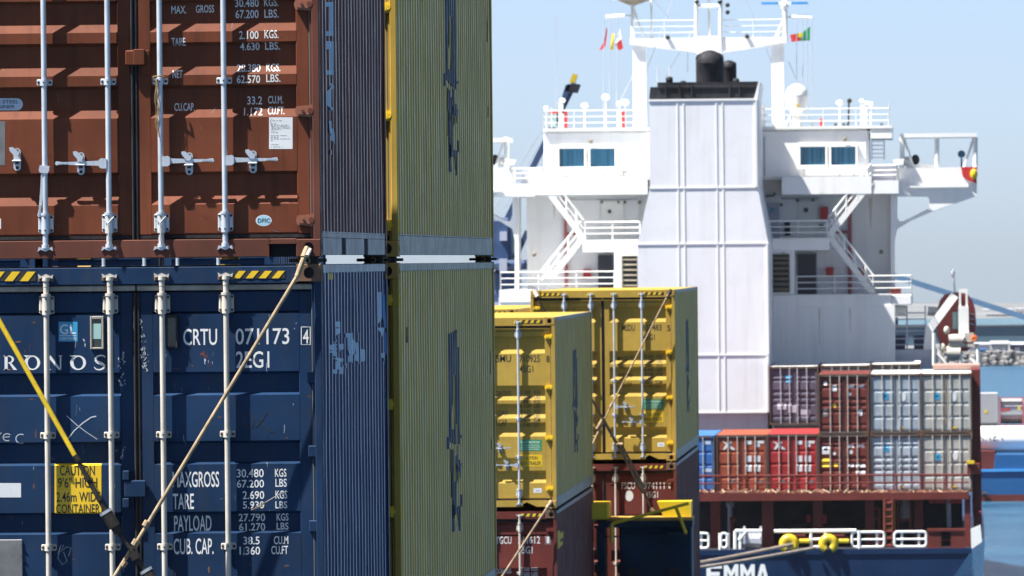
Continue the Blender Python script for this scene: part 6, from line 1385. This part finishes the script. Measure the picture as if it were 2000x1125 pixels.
wb(tk, 'tank_walkway', 'white_trim', lambda b: pb(b, 1954, 779, 1996, 784, Yx+.2, Yx+1.4)); wb(tk, 'tank_label', 'boatred', lambda b: pb(b, 1956, 797, 1974, 803, Yx-.02, Yx-.01)); wb(tk, 'warning_label', 'yel', lambda b: (pb(b, 1988, 793, 1993, 801, Yx-.02, Yx-.01),))

# far shore: breakwater, sheds, quay
YS1 = 1420.0
random.seed(11)
def rocks(b):
    x = -150.0
    while x < 260:
        for k in range(3):
            r = random.uniform(.3, 1.0); b.ball((x+random.uniform(-1, 1), YS1+k*1.6+random.uniform(-.6, .6), .2+k*.85+random.uniform(-.4, .4)), r*1.2, r, r*.8, 5, 3)
        x += .8
tag(wb_world := MB(), None, None) if False else None
b = MB(); rocks(b); tag(b.build('breakwater_rocks', 'rock'), 'grey boulder breakwater along the far shore behind the barge', 'rocks', kind='stuff')
tag(MB().box(-600, 900, YS1+3, YS1+160, -2, 2.3).build('far_quay', 'land'), None, None, kind='structure')
def shed(label, x0, x1, ytop, Y, dep, mat, roof, name='warehouse', z0=2.3):
    a, c, zt_ = P(x0, 680, Y).x, P(x1, 680, Y).x, P((x0+x1)/2, ytop, Y).z; t = thing(name, label, 'building', tuple(Vector(((a+c)/2, Y, z0))))
    h = zt_-z0; wb(t, 'wall', mat, lambda b: b.box(a, c, Y, Y+dep, z0, zt_-.25*h))
    wb(t, 'roof', roof, lambda b: b.prism([(Y-.3, zt_-.25*h), (Y+dep/2, zt_), (Y+dep+.3, zt_-.25*h)], a-.2, c+.2, 'x'))
    n = max(2, int((c-a)/4))
    for k in range(n): wb(t, 'gate', 'shipgrey', lambda b: b.box(a+(c-a)*(k+.3)/n, a+(c-a)*(k+.7)/n, Y-.05, Y-.001, z0, z0+h*.45))
    return t
shed('low pale warehouse on the far shore just right of the lifeboat', 1936, 1969, 666, YS1+12, 14, 'shed', 'shed')
shed('small blue shed beside the pale warehouse on the far shore', 1912, 1925, 681, YS1+10, 8, 'bargeblue', 'bargeblue')
shed('grey shed on the far shore at the right edge', 1974, 2025, 668, YS1+16, 14, 'c_lilac', 'shipgrey')
shed('long low grey shed on the far shore behind the funnel deck', 1890, 1934, 669, YS1+40, 14, 'shipgrey', 'shed')
tq = thing('quay_shed', 'long teal shed wall on the far quay behind the lifeboat', 'building', tuple(Vector((P(1950, 650, 1800).x, 1800, 0))))
wb(tq, 'wall', 'teal', lambda b: b.box(-900, 900, 1800, 1840, -1, P(1950, 637, 1800).z))
wb(tq, 'eaves', 'land', lambda b: b.box(-900, 900, 1799.5, 1841, P(1950, 637, 1800).z, P(1950, 634.5, 1800).z))
wb(tq, 'roof', 'teal', lambda b: b.prism([(1799.5, P(1950, 634.4, 1800).z), (1840, P(1950, 634.4, 1800).z+1.2), (1841, P(1950, 634.4, 1800).z)], -900, 900, 'x'))
def hills(b):
    n = 160; random.seed(4); X0, X1 = -2500, 2500; h = 3.0; vs = []
    for i in range(n+1):
        x = X0+(X1-X0)*i/n; h = max(.8, min(2.2, h+random.uniform(-.5, .5))); vs += [(x, 2400, -2), (x, 2450, h*.5), (x, 3000, h+1+.8*math.sin(i*.13))]
    b.add(vs, [(3*i+k, 3*i+3+k, 3*i+4+k, 3*i+1+k) for i in range(n) for k in (0, 1)])
b = MB(); hills(b); tag(b.build('far_terrain', 'land'), None, None, kind='structure')
shed('white warehouse on the farthest shore under the sloping boom', 1922, 1979, 604, 2480, 40, 'shed', 'shed', z0=3)
shed('smaller white shed on the farthest shore at the right edge', 1985, 2020, 612, 2500, 40, 'shed', 'shed', z0=3)

# ================================================================== flags on the signal halyards
def flag(label, quads, mats, Y=YW+2.4, wave=.12):
    """quads: list of (polygon in picture points, material index); a thin rippled cloth with two faces"""
    b = MB()
    for pts, mi in quads:
        b.cur = mi; p = [P(x, y, Y) for x, y in pts]
        for k, q in enumerate(p): q.y += wave*math.sin(q.x*5+q.z*2)
        n = len(p); b.add([tuple(q) for q in p]+[(q.x, q.y+.02, q.z) for q in p], [tuple(range(n)), tuple(reversed(range(n, 2*n)))]+[(i, (i+1) % n, n+(i+1) % n, n+i) for i in range(n)])
    return tag(b.build('signal_flag', mats), label, 'flag', 'flags on the ship halyards')
def grid(c, nu, nv, mi):
    out = []
    L_ = lambda a, b_, t: (a[0]+(b_[0]-a[0])*t, a[1]+(b_[1]-a[1])*t)
    for i in range(nu):
        for j in range(nv):
            q = [L_(L_(c[0], c[1], u), L_(c[3], c[2], u), v) for u, v in ((i/nu, j/nv), ((i+1)/nu, j/nv), ((i+1)/nu, (j+1)/nv), (i/nu, (j+1)/nv))]; out.append((q, mi))
    return out
flag('red pennant hanging limp, leftmost flag on the left halyard', [([(1184, 52), (1186, 60), (1183, 90), (1181, 92), (1172, 99), (1170, 98), (1178, 85), (1182, 70)], 0)], ['flagred'])
flag('narrow yellow flag between the red and the white-red flags', [([(1195, 66), (1200, 65), (1198, 97), (1192, 97)], 0)], ['flagyel'])
flag('white and red flag, rightmost on the left halyard', grid([(1211, 56), (1214, 60), (1214, 76), (1201, 86)], 1, 3, 0)+grid([(1201.5, 87), (1213.5, 76), (1217.5, 94), (1209, 98.5)], 2, 2, 1), ['flagwhite', 'flagred'])
pf = flag('green and red national flag with round crest on the right halyard', grid([(1543, 68), (1566, 64), (1563, 80), (1546, 82)], 4, 2, 0)+grid([(1566, 64), (1582.5, 51.5), (1582, 79), (1563, 80)], 4, 2, 1)+[(arcpts(1563.5, 69, 5.5, 5.5, 0, 345, 12), 2), (arcpts(1563.8, 69, 2.8, 3.2, 0, 345, 10), 3)], ['flagred', 'flaggreen', 'flagyel', 'flagwhite'])

# ================================================================== coastal haze over the whole harbour
hm = bpy.data.materials.new('haze_air'); hm.use_nodes = True; hN = hm.node_tree.nodes; hN.remove(hN['Principled BSDF'])
hv = hN.new('ShaderNodeVolumePrincipled'); hv.inputs['Color'].default_value = (.80, .88, 1, 1); hv.inputs['Density'].default_value = 2.5e-5; hv.inputs['Anisotropy'].default_value = .2
hm.node_tree.links.new(hv.outputs[0], hN['Material Output'].inputs['Volume']); M['haze'] = hm
tag(MB().box(-3100, 3100, -700, 3100, -4, 48).build('haze', 'haze'), None, None, kind='stuff')
